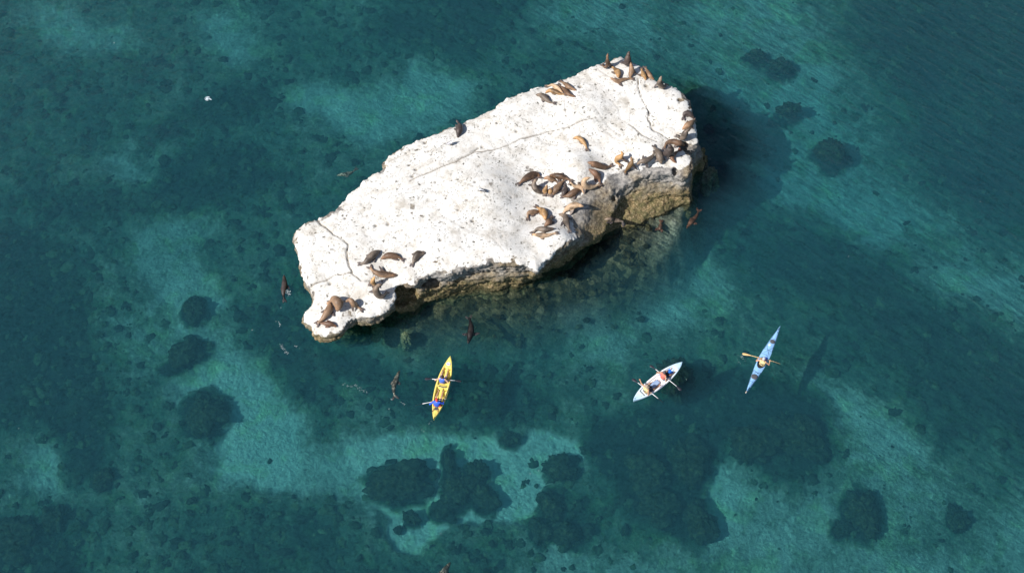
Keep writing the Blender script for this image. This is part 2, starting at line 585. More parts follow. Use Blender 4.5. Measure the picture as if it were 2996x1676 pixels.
# cracks that run over the white top: real grooves, dirt lies in them
CRACKS = [(0.075, 0.18, [(928, 638), (938, 655), (955, 664), (975, 685), (990, 692), (1005, 702), (1018, 712), (1016, 725), (1013, 735), (1018, 760), (1022, 780), (1031, 797)]),
          (0.07, 0.15, [(1025, 796), (1040, 806), (1050, 815), (1058, 822), (1090, 824)]),
          (0.06, 0.12, [(908, 835), (920, 828), (955, 817), (985, 803), (1025, 796)]),
          (0.075, 0.14, [(1200, 530), (1230, 515), (1265, 500), (1310, 480), (1330, 475), (1360, 457), (1385, 445), (1400, 432)]),
          (0.055, 0.09, [(1385, 445), (1440, 440), (1490, 425), (1520, 408), (1600, 385), (1660, 372), (1705, 350), (1745, 345)]),
          (0.065, 0.18, [(1866, 230), (1868, 250), (1873, 270), (1880, 290), (1890, 310), (1897, 322), (1899, 335), (1894, 345), (1904, 358), (1905, 372), (1912, 380), (1930, 388), (1950, 402), (1975, 411)]),
          (0.04, 0.10, [(1747, 200), (1765, 214), (1785, 225)]), (0.035, 0.08, [(1705, 295), (1735, 310), (1755, 333), (1773, 362), (1795, 382), (1818, 398)]),
          (0.06, 0.12, [(1840, 362), (1862, 378), (1880, 395), (1895, 403), (1925, 415)]), (0.03, 0.08, [(1785, 290), (1810, 320), (1815, 350), (1845, 362)]),
          (0.045, 0.10, [(1122, 488), (1140, 470), (1165, 460), (1190, 450)]), (0.03, 0.07, [(1277, 608), (1290, 630), (1315, 640), (1335, 655), (1380, 680), (1400, 686)]),
          (0.05, 0.12, [(1017, 838), (1018, 858), (1024, 875), (1036, 897), (1041, 925)]), (0.04, 0.09, [(1066, 535), (1078, 547), (1100, 552), (1108, 560)]),
          (0.03, 0.06, [(1425, 685), (1450, 705), (1475, 735)]), (0.03, 0.06, [(1660, 560), (1690, 585)]), (0.035, 0.08, [(1193, 555), (1222, 543), (1240, 536)]),
          (0.03, 0.06, [(1650, 290), (1655, 320), (1660, 345)]), (0.035, 0.08, [(1549, 562), (1567, 577)]), (0.03, 0.06, [(1745, 345), (1760, 372), (1785, 395), (1830, 420), (1835, 440)]),
          (0.03, 0.06, [(1560, 395), (1600, 420), (1640, 425), (1700, 415)]), (0.03, 0.05, [(1260, 560), (1290, 565), (1330, 590), (1345, 610)]),
          (0.03, 0.05, [(1840, 362), (1845, 330), (1870, 320), (1890, 318)]), (0.03, 0.06, [(1895, 268), (1915, 255), (1925, 240)])]
tm = topness > 0.3
XYt = RV[tm][:, :2]
crk = np.zeros(len(XYt))
dig = np.zeros(len(XYt))
for w, dp, pts in CRACKS:
    pa = np.array(pts, float)
    cxy = on_rock(pa[:, 0], pa[:, 1])[:, :2]
    # subdivide and wander a little
    fine_l = []
    for a, b in zip(cxy[:-1], cxy[1:]):
        for t in np.linspace(0, 1, 5)[:-1]:
            fine_l.append(a + (b - a) * t)
    fine_l.append(cxy[-1])
    fine_l = np.array(fine_l)
    fine_l[1:-1] += 0.05 * np.stack([vnoise(fine_l[1:-1] * 3.1, 3), vnoise(fine_l[1:-1] * 3.1, 4)], 1)
    bx0, bx1 = fine_l.min(0) - 0.4, fine_l.max(0) + 0.4
    m = ((XYt > bx0) & (XYt < bx1)).all(1)
    d = line_dist(XYt[m], fine_l)
    ww = max(w * 0.72, 0.045) * (0.75 + 0.5 * vnoise(XYt[m] * 1.3, 8))
    g = np.exp(-(d / ww) ** 2)
    crk[m] = np.maximum(crk[m], g * (1.0 if w > 0.05 else 0.38))
    dig[m] = np.maximum(dig[m], g * dp * (1.0 if w > 0.05 else 0.4))
# pits worn into the top, the larger ones where the photograph has them
PITS = [(1010, 638, 4), (1099, 659, 5), (1135, 654, 5), (1162, 487, 3), (1196, 483, 4), (1217, 496, 5), (1207, 516, 5), (1211, 450, 3), (1244, 415, 5), (1253, 443, 2.5),
        (1274, 533, 3.5), (1511, 385, 4), (1410, 430, 4), (1372, 540, 2), (1390, 533, 4), (1402, 558, 3), (1421, 571, 3), (1366, 585, 4), (1383, 645, 5.5), (1340, 614, 3.5), (1288, 702, 4.5), (1286, 612, 3),
        (1697, 253, 6), (1989, 292, 7), (1697, 397, 4), (1920, 440, 3), (1545, 552, 3), (1496, 578, 2.5), (1433, 706, 2.5), (1326, 425, 2), (1119, 820, 3), (1201, 814, 3),
        (965, 829, 5), (1400, 486, 3), (1405, 483, 3), (1470, 690, 3), (1530, 640, 3), (1840, 300, 3), (1799, 265, 3), (1890, 250, 5), (1728, 265, 2.5), (1655, 320, 3), (1656, 337, 3), (1725, 340, 3)]
rg = random.Random(4)
for _ in range(420):
    i_ = rg.randrange(len(TOP))
    PITS.append((rg.uniform(900, 2020), rg.uniform(200, 940), rg.uniform(0.8, 2.0)))
for px, py, r in PITS:
    c = on_rock(px, py)[0, :2]
    rr = r / 43.0
    m = (np.abs(XYt - c) < rr * 2.5).all(1)
    if not m.any():
        continue
    q = (XYt[m] - c) * np.array([1.0, 1.15])
    g = np.exp(-((q ** 2).sum(1) / rr ** 2) ** 1.5)
    crk[m] = np.maximum(crk[m], g * 0.9)
    dig[m] = np.maximum(dig[m], g * min(0.16, rr * 1.2))
RV[np.where(tm)[0], 2] -= dig
crack_attr = np.zeros(len(RV))
crack_attr[tm] = crk

M = Mat('guano_and_rock')
geo = M.n('ShaderNodeNewGeometry')
pos = geo.outputs['Position']
sep = M.n('ShaderNodeSeparateXYZ', i_0=pos).outputs
white_a = M.n('ShaderNodeAttribute', attribute_name='white').outputs['Fac']
crack_a = M.n('ShaderNodeAttribute', attribute_name='crack').outputs['Fac']
stain_a = M.n('ShaderNodeAttribute', attribute_name='stain').outputs['Fac']
n1 = M.noise(pos, 1.1, 6, 0.62)
n2 = M.noise(pos, 4.5, 7, 0.7)
n3 = M.noise(pos, 10.0, 6, 0.72)
# white guano with thin dirty joints
wob = M.n('ShaderNodeVectorMath', operation='MULTIPLY_ADD')
nv = M.n('ShaderNodeTexNoise', i_Vector=pos, i_Scale=2.2, i_Detail=4.0)
M.link(nv.outputs[1], wob.inputs[0])
wob.inputs[1].default_value = (0.7, 0.7, 0.7)
M.link(pos, wob.inputs[2])
v1 = M.n('ShaderNodeTexVoronoi', feature='DISTANCE_TO_EDGE', i_Vector=wob.outputs[0], i_Scale=1.35).outputs[0]
v2 = M.n('ShaderNodeTexVoronoi', feature='DISTANCE_TO_EDGE', i_Vector=wob.outputs[0], i_Scale=4.3).outputs[0]
vl1 = M.ramp(v1, [(0.0, (1, 1, 1)), (0.022, (0.5, 0.5, 0.5)), (0.05, (0, 0, 0))])
vl2 = M.ramp(v2, [(0.0, (1, 1, 1)), (0.05, (0.5, 0.5, 0.5)), (0.11, (0, 0, 0))])
gate = M.ramp(M.noise(pos, 0.7, 4, 0.6), [(0.42, (0, 0, 0)), (0.62, (1, 1, 1))])
gate2 = M.ramp(M.noise(pos, 2.3, 4, 0.6), [(0.45, (0, 0, 0)), (0.6, (1, 1, 1))])
l1 = M.math('MULTIPLY', vl1, M.math('MULTIPLY', gate2, 0.75))
l2 = M.math('MULTIPLY', vl2, M.math('MULTIPLY', M.math('MULTIPLY', gate, gate2), 0.6))
lines = M.math('MAXIMUM', l1, l2)
spots = M.ramp(M.noise(pos, 6.5, 4, 0.6), [(0.57, (0, 0, 0)), (0.66, (0.9, 0.9, 0.9))])
gs = M.math('MULTIPLY', spots, gate2)
vo = M.n('ShaderNodeTexVoronoi', feature='F1', i_Vector=wob.outputs[0], i_Scale=2.9)
vo2 = M.n('ShaderNodeTexVoronoi', feature='F1', i_Vector=wob.outputs[0], i_Scale=6.5)
cellr = M.n('ShaderNodeSeparateColor', i_0=vo.outputs['Color']).outputs[0]
cellr2 = M.n('ShaderNodeSeparateColor', i_0=vo2.outputs['Color']).outputs[0]
pit1 = M.math('MULTIPLY', M.ramp(vo.outputs['Distance'], [(0.15, (1, 1, 1)), (0.25, (0, 0, 0))]), M.ramp(cellr, [(0.45, (0, 0, 0)), (0.8, (1, 1, 1))]))
pit2 = M.math('MULTIPLY', M.ramp(vo2.outputs['Distance'], [(0.24, (1, 1, 1)), (0.38, (0, 0, 0))]), M.ramp(cellr2, [(0.5, (0, 0, 0)), (0.75, (0.8, 0.8, 0.8))]))
pits = M.math('MAXIMUM', pit1, M.math('MULTIPLY', pit2, gate))
dirt = M.math('MAXIMUM', M.math('MAXIMUM', lines, gs), pits)
wcol = M.ramp(n1, [(0.30, (0.50, 0.46, 0.40)), (0.43, (0.66, 0.63, 0.58)), (0.58, (0.74, 0.72, 0.68))])
wcol = M.mix(M.math('MULTIPLY', dirt, 0.85), wcol, (0.27, 0.255, 0.215))
wcol = M.mix(M.math('MULTIPLY', pits, 0.85), wcol, (0.13, 0.12, 0.10))
wcol = M.mix(stain_a, wcol, (0.42, 0.36, 0.28))
wcol = M.mix(M.math('MULTIPLY', crack_a, 0.93, True), wcol, (0.12, 0.095, 0.07))
# weathered face: tan and grey above, ochre crust and weed below
face = M.ramp(n2, [(0.30, (0.035, 0.03, 0.025)), (0.43, (0.12, 0.095, 0.07)), (0.53, (0.25, 0.20, 0.135)), (0.63, (0.38, 0.32, 0.23)), (0.76, (0.55, 0.50, 0.42))])
grey = M.ramp(n2, [(0.3, (0.10, 0.10, 0.10)), (0.5, (0.30, 0.29, 0.28)), (0.7, (0.52, 0.50, 0.47))])
face = M.mix(M.ramp(M.noise(pos, 0.5, 3, 0.5), [(0.4, (0, 0, 0)), (0.6, (0.8, 0.8, 0.8))]), face, grey)
crust = M.ramp(n3, [(0.3, (0.035, 0.03, 0.02)), (0.45, (0.13, 0.095, 0.045)), (0.54, (0.30, 0.215, 0.11)), (0.68, (0.54, 0.44, 0.29))])
crust = M.mix(M.ramp(M.noise(pos, 3.0, 4, 0.6), [(0.40, (0, 0, 0)), (0.62, (0.75, 0.75, 0.75))]), crust, (0.085, 0.085, 0.035))
zz = M.math('ADD', sep[2], M.math('MULTIPLY', M.math('SUBTRACT', n1, 0.5), 2.2))
low = M.ramp(M.math('DIVIDE', zz, 4.0), [(0.22, (1, 1, 1)), (0.5, (0, 0, 0))])
face = M.mix(low, face, crust)
wet = M.ramp(M.math('ADD', sep[2], M.math('MULTIPLY', n2, 0.3)), [(0.05, (1, 1, 1)), (0.55, (0, 0, 0))])
face = M.mix(M.math('MULTIPLY', wet, 0.5), face, (0.07, 0.075, 0.035))
under = M.ramp(M.math('ADD', M.math('MULTIPLY', sep[2], -0.25), 0.0), [(0.02, (0, 0, 0)), (0.12, (1, 1, 1))])
weed = M.ramp(n2, [(0.3, (0.02, 0.03, 0.015)), (0.5, (0.10, 0.11, 0.05)), (0.7, (0.30, 0.28, 0.14))])
face = M.mix(under, face, weed)
wf_ = M.math('ADD', white_a, M.math('MULTIPLY', M.math('SUBTRACT', n2, 0.5), 0.9))
wmask = M.ramp(wf_, [(0.42, (0, 0, 0)), (0.58, (1, 1, 1))])
col = M.mix(wmask, face, wcol)
bh = M.math('ADD', M.math('MULTIPLY', n2, 0.6), M.math('MULTIPLY', n3, 0.4))
bh = M.math('SUBTRACT', bh, M.math('MULTIPLY', dirt, 0.25))
M.bsdf(col, 0.9, bh, 0.35, 0.10, 0.25)
ROCK_MAT = M.m

rme = new_mesh('rock', RV, RF, True, ROCK_MAT)
Hv = H_rock(RV[:, :2])
RN2 = vnormals(RV, RF)
below = Hv - RV[:, 2]
sTv = poly_sdf(RV[:, :2], TXY)
whit = 1.15 - smooth(0.02, 0.55, below + 0.45 * fbm(RV * 0.8, 81, 3) + 0.25 * fbm(RV * 3.0, 83, 3)) * 1.2
whit *= smooth(-0.35, 0.25, RN2[:, 2])
south = smooth(0.3, -0.9, poly_sdf(RV[:, :2], shxy))
whit -= south * smooth(-0.1, 0.45, below) * 0.9 + smooth(1.2, -0.3, poly_sdf(RV[:, :2], shxy)) * smooth(2.95, 2.35, RV[:, 2] + 0.35 * fbm(RV * 1.4, 85, 3)) * 1.3
add_attr(rme, 'white', whit)
add_attr(rme, 'crack', crack_attr)
stn = np.zeros(len(RV))
for px, py, r, s in [(905, 675, 22, 0.35), (955, 660, 20, 0.3), (1480, 705, 20, 0.15), (1625, 600, 16, 0.45), (1590, 598, 14, 0.4), (1560, 650, 14, 0.3), (1985, 392, 10, 0.6), (975, 395, 10, 0.3),
                     (920, 880, 30, 0.25), (1010, 815, 22, 0.25), (1055, 860, 14, 0.45), (1110, 780, 40, 0.2), (1190, 790, 40, 0.2), (1350, 372, 12, 0.3), (1810, 170, 30, 0.3), (1640, 605, 12, 0.3),
                     (1765, 205, 20, 0.2), (1975, 500, 30, 0.5), (1330, 400, 8, 0.4), (1700, 600, 30, 0.3), (1890, 255, 10, 0.4), (1145, 745, 24, 0.2), (925, 965, 14, 0.4), (1240, 415, 6, 0.4)]:
    c = on_rock(px, py)[0, :2]
    q = ((RV[:, :2] - c) ** 2).sum(1) / (r / 43.0) ** 2
    stn = np.maximum(stn, s * np.exp(-q) * (1.0 + 0.9 * fbm(RV * 4.0, 91, 3)))
add_attr(rme, 'stain', np.clip(stn, 0, 1))
obj('rock_islet', rme, label='large flat-topped rock, white with guano above a brown undercut face, covered in sea lions', cat='rock')
TRI = RV[RF].mean(1)

# top height as really built, for things that rest on it
_res = 0.1
_gx0, _gy0 = lo[0], lo[1]
_nx, _ny = int((hi[0] - lo[0]) / _res) + 2, int((hi[1] - lo[1]) / _res) + 2
ZTOP = np.full((_nx, _ny), -9.0)
ii = ((RV[:, 0] - _gx0) / _res).astype(int).clip(0, _nx - 1)
jj = ((RV[:, 1] - _gy0) / _res).astype(int).clip(0, _ny - 1)
np.maximum.at(ZTOP, (ii, jj), RV[:, 2])


def ground_z(x, y):
    i = int((x - _gx0) / _res)
    j = int((y - _gy0) / _res)
    if 1 <= i < _nx - 1 and 1 <= j < _ny - 1:
        return float(ZTOP[i - 1:i + 2, j - 1:j + 2].max())
    return -9.0


def rest(px, py, h=0.0):
    """point h above whatever part of the rock is seen at (px, py)"""
    z = 3.0
    for _ in range(14):
        p = at(px, py, z + h)
        g = ground_z(p[0], p[1])
        if g < -1:
            g = float(H_rock([p[:2]])[0])
        z = 0.5 * z + 0.5 * g
    return at(px, py, z + h)


# ------------------------------------------------------------------ the seabed
core_x = np.arange(-42, 42.01, 0.16)
core_y = np.arange(-31, 38.01, 0.16)
outer = np.array([300, 200, 140, 100, 75, 60, 50, 45])
sx = np.concatenate([-outer, core_x, outer[::-1]])
sy = np.concatenate([-outer, core_y, outer[::-1]])
SX, SY = np.meshgrid(sx, sy, indexing='ij')
SP = np.stack([SX.ravel(), SY.ravel()], 1)
PATCH = [  # (brightness, edge softness m, polygon in photograph pixels)
    (0.40, 3.0, [(1480, 60), (1640, -60), (2350, -60), (2480, 150), (2540, 330), (2700, 520), (2800, 700), (2650, 740), (2500, 640), (2430, 560), (2330, 480), (2230, 420), (2190, 330), (2100, 330), (2060, 230), (1900, 150), (1700, 110)]),
    (0.50, 2.5, [(2230, 330), (2420, 400), (2560, 560), (2620, 700), (2540, 720), (2330, 560), (2260, 460)]),
    (0.62, 1.6, [(790, 275), (860, 240), (960, 240), (1040, 260), (1170, 220), (1230, 150), (1310, 155), (1400, 230), (1370, 300), (1280, 340), (1180, 390), (1100, 420), (1000, 400), (930, 350), (850, 320)]),
    (0.45, 1.5, [(560, 30), (720, 40), (800, 120), (700, 180), (600, 130)]), (0.40, 1.5, [(40, 0), (330, 30), (420, 130), (260, 150), (60, 90)]),
    (0.80, 1.8, [(500, 1130), (560, 1050), (680, 1010), (800, 1080), (900, 1260), (900, 1400), (860, 1440), (740, 1430), (640, 1380), (600, 1240)]),
    (1.1, 1.3, [(640, 1230), (700, 1130), (760, 1140), (820, 1240), (850, 1340), (820, 1400), (740, 1400), (660, 1330)]),
    (1.15, 0.6, [(1020, 1300), (1130, 1280), (1250, 1266), (1400, 1258), (1460, 1275), (1530, 1300), (1560, 1250), (1620, 1262), (1700, 1300), (1720, 1370), (1650, 1400), (1570, 1430), (1560, 1500), (1480, 1520), (1340, 1500), (1290, 1540), (1220, 1590), (1150, 1580), (1120, 1500), (1060, 1450), (1000, 1370)]),
    (0.62, 1.5, [(880, 1290), (1010, 1290), (1080, 1400), (1050, 1480), (960, 1440), (880, 1380)]),
    (0.50, 2.0, [(2660, 780), (2760, 720), (2850, 700), (3100, 760), (3100, 900), (2900, 890), (2780, 850)]),
    (0.38, 2.4, [(2060, 1400), (2110, 1320), (2200, 1380), (2320, 1410), (2440, 1330), (2500, 1260), (2700, 1340), (2996, 1430), (3200, 1500), (3200, 1800), (1500, 1800), (1560, 1620), (1700, 1560), (1880, 1590), (2040, 1620), (2110, 1500)]),
    (0.80, 1.0, [(2080, 1380), (2130, 1360), (2180, 1440), (2150, 1560), (2080, 1600), (2090, 1480)]),
    (0.50, 1.5, [(2350, 1090), (2450, 1110), (2650, 1220), (2750, 1330), (2600, 1320), (2500, 1240), (2420, 1180)]),
    (0.42, 1.2, [(300, 430), (420, 380), (520, 440), (460, 520), (330, 520)]), (0.5, 1.0, [(340, 640), (450, 585), (600, 600), (640, 650), (560, 740), (650, 860), (600, 950), (450, 860), (360, 760)]),
    (0.55, 1.2, [(60, 1290), (200, 1230), (280, 1280), (270, 1400), (160, 1470), (60, 1420)]), (0.4, 1.5, [(300, 900), (430, 860), (640, 930), (660, 1030), (520, 1100), (380, 1080)]),
    (0.45, 1.5, [(1900, 760), (2100, 740), (2180, 880), (2000, 950), (1860, 900)]), (0.38, 1.5, [(1600, 930), (1780, 880), (1900, 980), (1800, 1080), (1650, 1050)]),
    (0.5, 1.0, [(2350, 600), (2430, 620), (2560, 780), (2480, 820), (2370, 700)]), (0.55, 0.8, [(1800, 1360), (1880, 1380), (1870, 1430), (1790, 1420)]),
    (-0.55, 1.2, [(700, 880), (860, 900), (920, 1040), (1150, 1180), (1300, 1225), (1420, 1225), (1520, 1235), (1620, 1200), (1700, 1140), (1400, 1040), (1200, 1100), (1000, 1000), (900, 1010), (960, 1240), (800, 1060)]),  # shadow region in front of the rock, painted dark into the bottom colour
    (-0.6, 1.5, [(0, 560), (100, 600), (250, 640), (500, 600), (700, 580), (900, 500), (760, 430), (620, 380), (400, 540), (200, 560)]),
    (-0.75, 1.2, [(-60, 640), (120, 660), (250, 760), (260, 1000), (340, 1180), (300, 1400), (230, 1400), (120, 1240), (-60, 1220)]),
    (-0.8, 0.8, [(-60, 1500), (80, 1510), (210, 1580), (220, 1660), (160, 1800), (-60, 1800)]),
    (-0.6, 2.0, [(1350, -60), (1520, -60), (1440, 120), (1360, 190), (1200, 130), (1080, 60), (1100, -60)]),
    (-0.5, 2.0, [(2000, 480), (2150, 650), (2420, 900), (2600, 1080), (2750, 1250), (3100, 1320), (3100, 1000), (2750, 880), (2600, 740), (2450, 640), (2300, 570), (2150, 480)]),
    (-0.6, 2.5, [(2480, -60), (3100, -60), (3100, 640), (2780, 560), (2650, 330), (2560, 140)]),
    (-0.7, 0.9, [(1740, 1220), (1900, 1180), (2150, 1060), (2420, 1160), (2460, 1300), (2340, 1410), (2230, 1360), (2140, 1300), (2080, 1400), (2060, 1500), (2050, 1570), (1960, 1560), (1850, 1500), (1800, 1440), (1730, 1340)]),
    (-0.4, 0.7, [(1575, 1440), (1640, 1410), (1740, 1450), (1740, 1570), (1640, 1590), (1565, 1560)]), (-0.35, 2.0, [(880, 1470), (1010, 1530), (1100, 1610), (1200, 1640), (1320, 1575), (1430, 1570), (1470, 1640), (1420, 1800), (400, 1800), (520, 1480)]),
    (-0.5, 1.0, [(400, 430), (560, 380), (720, 330), (800, 230), (700, 220), (500, 310), (420, 360)]),
]
wp = np.stack([fbm(SP * 0.22, 101, 6, 0.72), fbm(SP * 0.22, 103, 6, 0.72)], 1) * 2.1
sand = np.zeros(len(SP))
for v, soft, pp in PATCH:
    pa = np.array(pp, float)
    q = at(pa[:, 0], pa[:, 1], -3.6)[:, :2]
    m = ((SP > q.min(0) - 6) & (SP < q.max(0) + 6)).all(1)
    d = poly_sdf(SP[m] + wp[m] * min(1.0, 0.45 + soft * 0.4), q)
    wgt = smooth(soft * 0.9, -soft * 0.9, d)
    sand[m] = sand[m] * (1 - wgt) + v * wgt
DARK_SPOTS = [(566, 905, 72, 66), (560, 1020, 90, 66), (500, 1070, 70, 40), (600, 1205, 126, 112), (1170, 1408, 168, 92), (1318, 1358, 40, 96), (1345, 1425, 92, 84), (1397, 1378, 64, 56), (1418, 1448, 62, 76),
              (1306, 1482, 70, 52), (1204, 1514, 40, 34), (1641, 1370, 96, 66), (1490, 1286, 50, 40), (2525, 1500, 88, 122), (2806, 1520, 50, 56), (158, 1515, 68, 66), (2436, 435, 96, 84), (2215, 160, 74, 44),
              (2286, 190, 78, 54), (2305, 318, 74, 48), (1612, 1478, 60, 88), (1584, 1552, 62, 64), (1660, 1562, 88, 66), (2465, 1545, 60, 40)]
fb = fbm(SP * 0.33, 111, 6, 0.6)
fb2 = fbm(SP * 1.5, 121, 4, 0.62)
sand = sand * 1.08 + (0.62 * fb + 0.40 * fb2) * (1 - smooth(0.35, 0.85, sand) * 0.72)
for px, py, w_, h_ in DARK_SPOTS:
    c = at(px, py, -3.9)[:2]
    m = (np.abs(SP - c) < 6).all(1)
    q = (SP[m] + wp[m] * 0.35 - c) / np.array([w_ / 92.0 * 1.15, h_ / 92.0 / 0.84 * 1.15])
    g = smooth(1.35, 0.75, np.sqrt((q ** 2).sum(1)) + 0.45 * fb2[m])
    sand[m] = sand[m] * (1 - g) - 0.85 * g
rub = np.array([(1130, 900), (1350, 850), (1600, 790), (1800, 660), (1960, 590), (2022, 600), (2010, 690), (1960, 760), (1850, 830), (1700, 880), (1500, 920), (1300, 940), (1180, 960)], float)
rq = at(rub[:, 0], rub[:, 1], -0.8)[:, :2]
dr = poly_sdf(SP + wp * 0.35, rq)
rmask = smooth(1.5, -0.8, dr)
dW = poly_sdf(SP, WXY)
SZ = -4.3 + 0.45 * fb + 0.42 * fb2 * (1 - smooth(0.2, 0.8, sand)) - 0.35 * smooth(0.0, 0.8, sand)
SZ = SZ * (1 - rmask) + rmask * (-0.55 - 0.55 * np.clip(dW, 0, 5) + 0.42 * fb2 + 0.25 * fbm(SP * 3.4, 125, 3))
shelf = smooth(2.5, -2.0, poly_sdf(SP, at(np.array([1820, 1900, 1960, 2016, 2026, 2010, 1940, 1860, 1800.]), np.array([668, 636, 606, 600, 640, 700, 720, 730, 700.]), -0.3)[:, :2]))
SZ = SZ + shelf * 0.55 * rmask
deep = smooth(0.5, 3.5, SX.ravel() - at(2060, 500, -2)[0]) * smooth(12, 4, np.abs(SP[:, 1] - at(2150, 420, -2)[1]))
SZ = SZ - 0.8 * deep
far = smooth(45, 80, np.maximum(np.abs(SP[:, 0]), np.abs(SP[:, 1])))
SZ = SZ * (1 - far) - 5.5 * far
nX, nY = len(sx), len(sy)
I = np.arange(nX * nY).reshape(nX, nY)
SF = np.stack([I[:-1, :-1].ravel(), I[1:, :-1].ravel(), I[1:, 1:].ravel(), I[:-1, 1:].ravel()], 1)
sme = new_mesh('seabed', np.column_stack([SP, SZ]), SF, True)
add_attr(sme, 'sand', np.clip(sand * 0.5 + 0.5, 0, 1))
add_attr(sme, 'rubble', rmask)
add_attr(sme, 'pale', np.clip(shelf * smooth(at(1830, 640, 0)[0], at(1985, 640, 0)[0], SP[:, 0]) * (0.9 + 0.5 * fb2), 0, 1))
M = Mat('seabed_sand_and_weed')
pos = M.n('ShaderNodeNewGeometry').outputs['Position']
sa = M.n('ShaderNodeAttribute', attribute_name='sand').outputs['Fac']
ra_ = M.n('ShaderNodeAttribute', attribute_name='rubble').outputs['Fac']
nf = M.noise(pos, 3.4, 8, 0.74, 0.5)
ng = M.noise(pos, 0.5, 5, 0.6, 0.4)
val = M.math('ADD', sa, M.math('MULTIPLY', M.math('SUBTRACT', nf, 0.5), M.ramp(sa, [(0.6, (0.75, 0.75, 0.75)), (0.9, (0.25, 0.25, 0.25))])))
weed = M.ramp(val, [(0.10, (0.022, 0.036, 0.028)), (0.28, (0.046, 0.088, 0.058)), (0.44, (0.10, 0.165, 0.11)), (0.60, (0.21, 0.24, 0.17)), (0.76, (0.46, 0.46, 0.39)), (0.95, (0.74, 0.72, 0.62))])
green = M.mix(M.ramp(ng, [(0.5, (0, 0, 0)), (0.68, (0.6, 0.6, 0.6))]), weed, M.mix(1.0, weed, (0.85, 1.15, 0.55), 'MULTIPLY'))
stones = M.n('ShaderNodeTexVoronoi', i_Vector=pos, i_Scale=2.2).outputs['Color']
stf = M.n('ShaderNodeSeparateColor', i_0=stones).outputs[0]
rubc = M.ramp(M.math('ADD', M.math('MULTIPLY', stf, 0.35), M.math('MULTIPLY', nf, 0.7)), [(0.30, (0.015, 0.02, 0.012)), (0.5, (0.055, 0.06, 0.03)), (0.64, (0.14, 0.13, 0.065)), (0.85, (0.34, 0.30, 0.18))])
rubc = M.mix(M.n('ShaderNodeAttribute', attribute_name='pale').outputs['Fac'], rubc, M.ramp(nf, [(0.3, (0.14, 0.16, 0.10)), (0.6, (0.55, 0.56, 0.42))]))
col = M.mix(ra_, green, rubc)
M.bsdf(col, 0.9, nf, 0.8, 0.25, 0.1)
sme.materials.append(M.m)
obj('seabed', sme, kind='structure')

# ------------------------------------------------------------------ the sea
wme = new_mesh('sea', [(-300, -300, 0), (300, -300, 0), (300, 300, 0), (-300, 300, 0), (-300, -300, -9), (300, -300, -9), (300, 300, -9), (-300, 300, -9)],
               [(0, 1, 2, 3), (7, 6, 5, 4), (0, 4, 5, 1), (1, 5, 6, 2), (2, 6, 7, 3), (3, 7, 4, 0)], False)
M = Mat('sea_water')
pos = M.n('ShaderNodeNewGeometry').outputs['Position']
rot_ = M.n('ShaderNodeVectorRotate', rotation_type='Z_AXIS', i_Vector=pos, i_Angle=math.radians(40))
mp = M.n('ShaderNodeMapping', i_Vector=rot_.outputs[0])
mp.inputs['Scale'].default_value = (0.5, 1.9, 1)
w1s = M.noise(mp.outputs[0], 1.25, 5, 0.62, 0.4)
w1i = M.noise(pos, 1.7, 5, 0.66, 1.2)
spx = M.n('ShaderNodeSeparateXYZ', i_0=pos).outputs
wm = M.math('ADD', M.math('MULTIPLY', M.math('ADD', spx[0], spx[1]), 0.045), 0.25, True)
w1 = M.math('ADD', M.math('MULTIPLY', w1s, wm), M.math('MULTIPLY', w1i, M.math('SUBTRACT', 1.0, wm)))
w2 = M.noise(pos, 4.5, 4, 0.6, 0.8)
w3 = M.noise(pos, 0.18, 3, 0.5)
hgt = M.math('ADD', M.math('MULTIPLY', w1, 1.0), M.math('MULTIPLY', w2, 0.35))
sp_ = M.n('ShaderNodeSeparateXYZ', i_0=pos).outputs
east = M.math('ADD', M.math('MULTIPLY', sp_[0], 0.035), M.math('MULTIPLY', sp_[1], 0.03))
west = M.math('ADD', M.math('MULTIPLY', sp_[0], -0.028), M.math('MULTIPLY', sp_[1], 0.02))
wind = M.math('MAXIMUM', east, M.math('SUBTRACT', west, 0.4))
wind = M.math('ADD', wind, M.math('MULTIPLY', M.math('SUBTRACT', w3, 0.5), 1.2))
wstr = M.math('ADD', M.math('MULTIPLY', M.math('MINIMUM', M.math('MAXIMUM', wind, 0.0), 1.0), 0.20), 0.20)
nwm = M.math('MULTIPLY', M.math('ADD', M.math('ADD', M.math('MULTIPLY', sp_[0], -1.0), -22.0), M.math('MULTIPLY', sp_[1], 0.5)), 0.08, True)
wstr = M.math('ADD', wstr, M.math('MULTIPLY', nwm, 0.05))
bump = M.n('ShaderNodeBump', i_Height=hgt, i_Strength=wstr, i_Distance=0.5)
fres = M.n('ShaderNodeFresnel', i_IOR=1.33, i_Normal=bump.outputs[0])
gl = M.n('ShaderNodeBsdfGlossy', i_Roughness=0.08, i_Normal=bump.outputs[0])
gl.inputs['Color'].default_value = (1, 1, 1, 1)
tr = M.n('ShaderNodeBsdfTransparent')
lens_tint = M.math('ADD', M.math('MULTIPLY', w1, 0.62), M.math('MULTIPLY', w2, 0.38))
M.link(M.ramp(lens_tint, [(0.36, (0.70, 0.73, 0.75)), (0.47, (0.90, 0.91, 0.92)), (0.60, (1.0, 1.0, 1.0))]), tr.inputs['Color'])  # ripple lensing and caustic dimming painted into the surface tint
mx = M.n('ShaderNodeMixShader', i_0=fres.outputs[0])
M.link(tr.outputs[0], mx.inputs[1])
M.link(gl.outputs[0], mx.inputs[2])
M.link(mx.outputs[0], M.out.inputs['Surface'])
ab = M.n('ShaderNodeVolumeAbsorption', i_Density=WATER_ABS)
ab.inputs['Color'].default_value = (0.0, 0.755, 0.845, 1)
vs = M.n('ShaderNodeVolumeScatter', i_Density=WATER_SCA, i_Anisotropy=0.0)
vs.inputs['Color'].default_value = (0.24, 0.74, 1.0, 1)
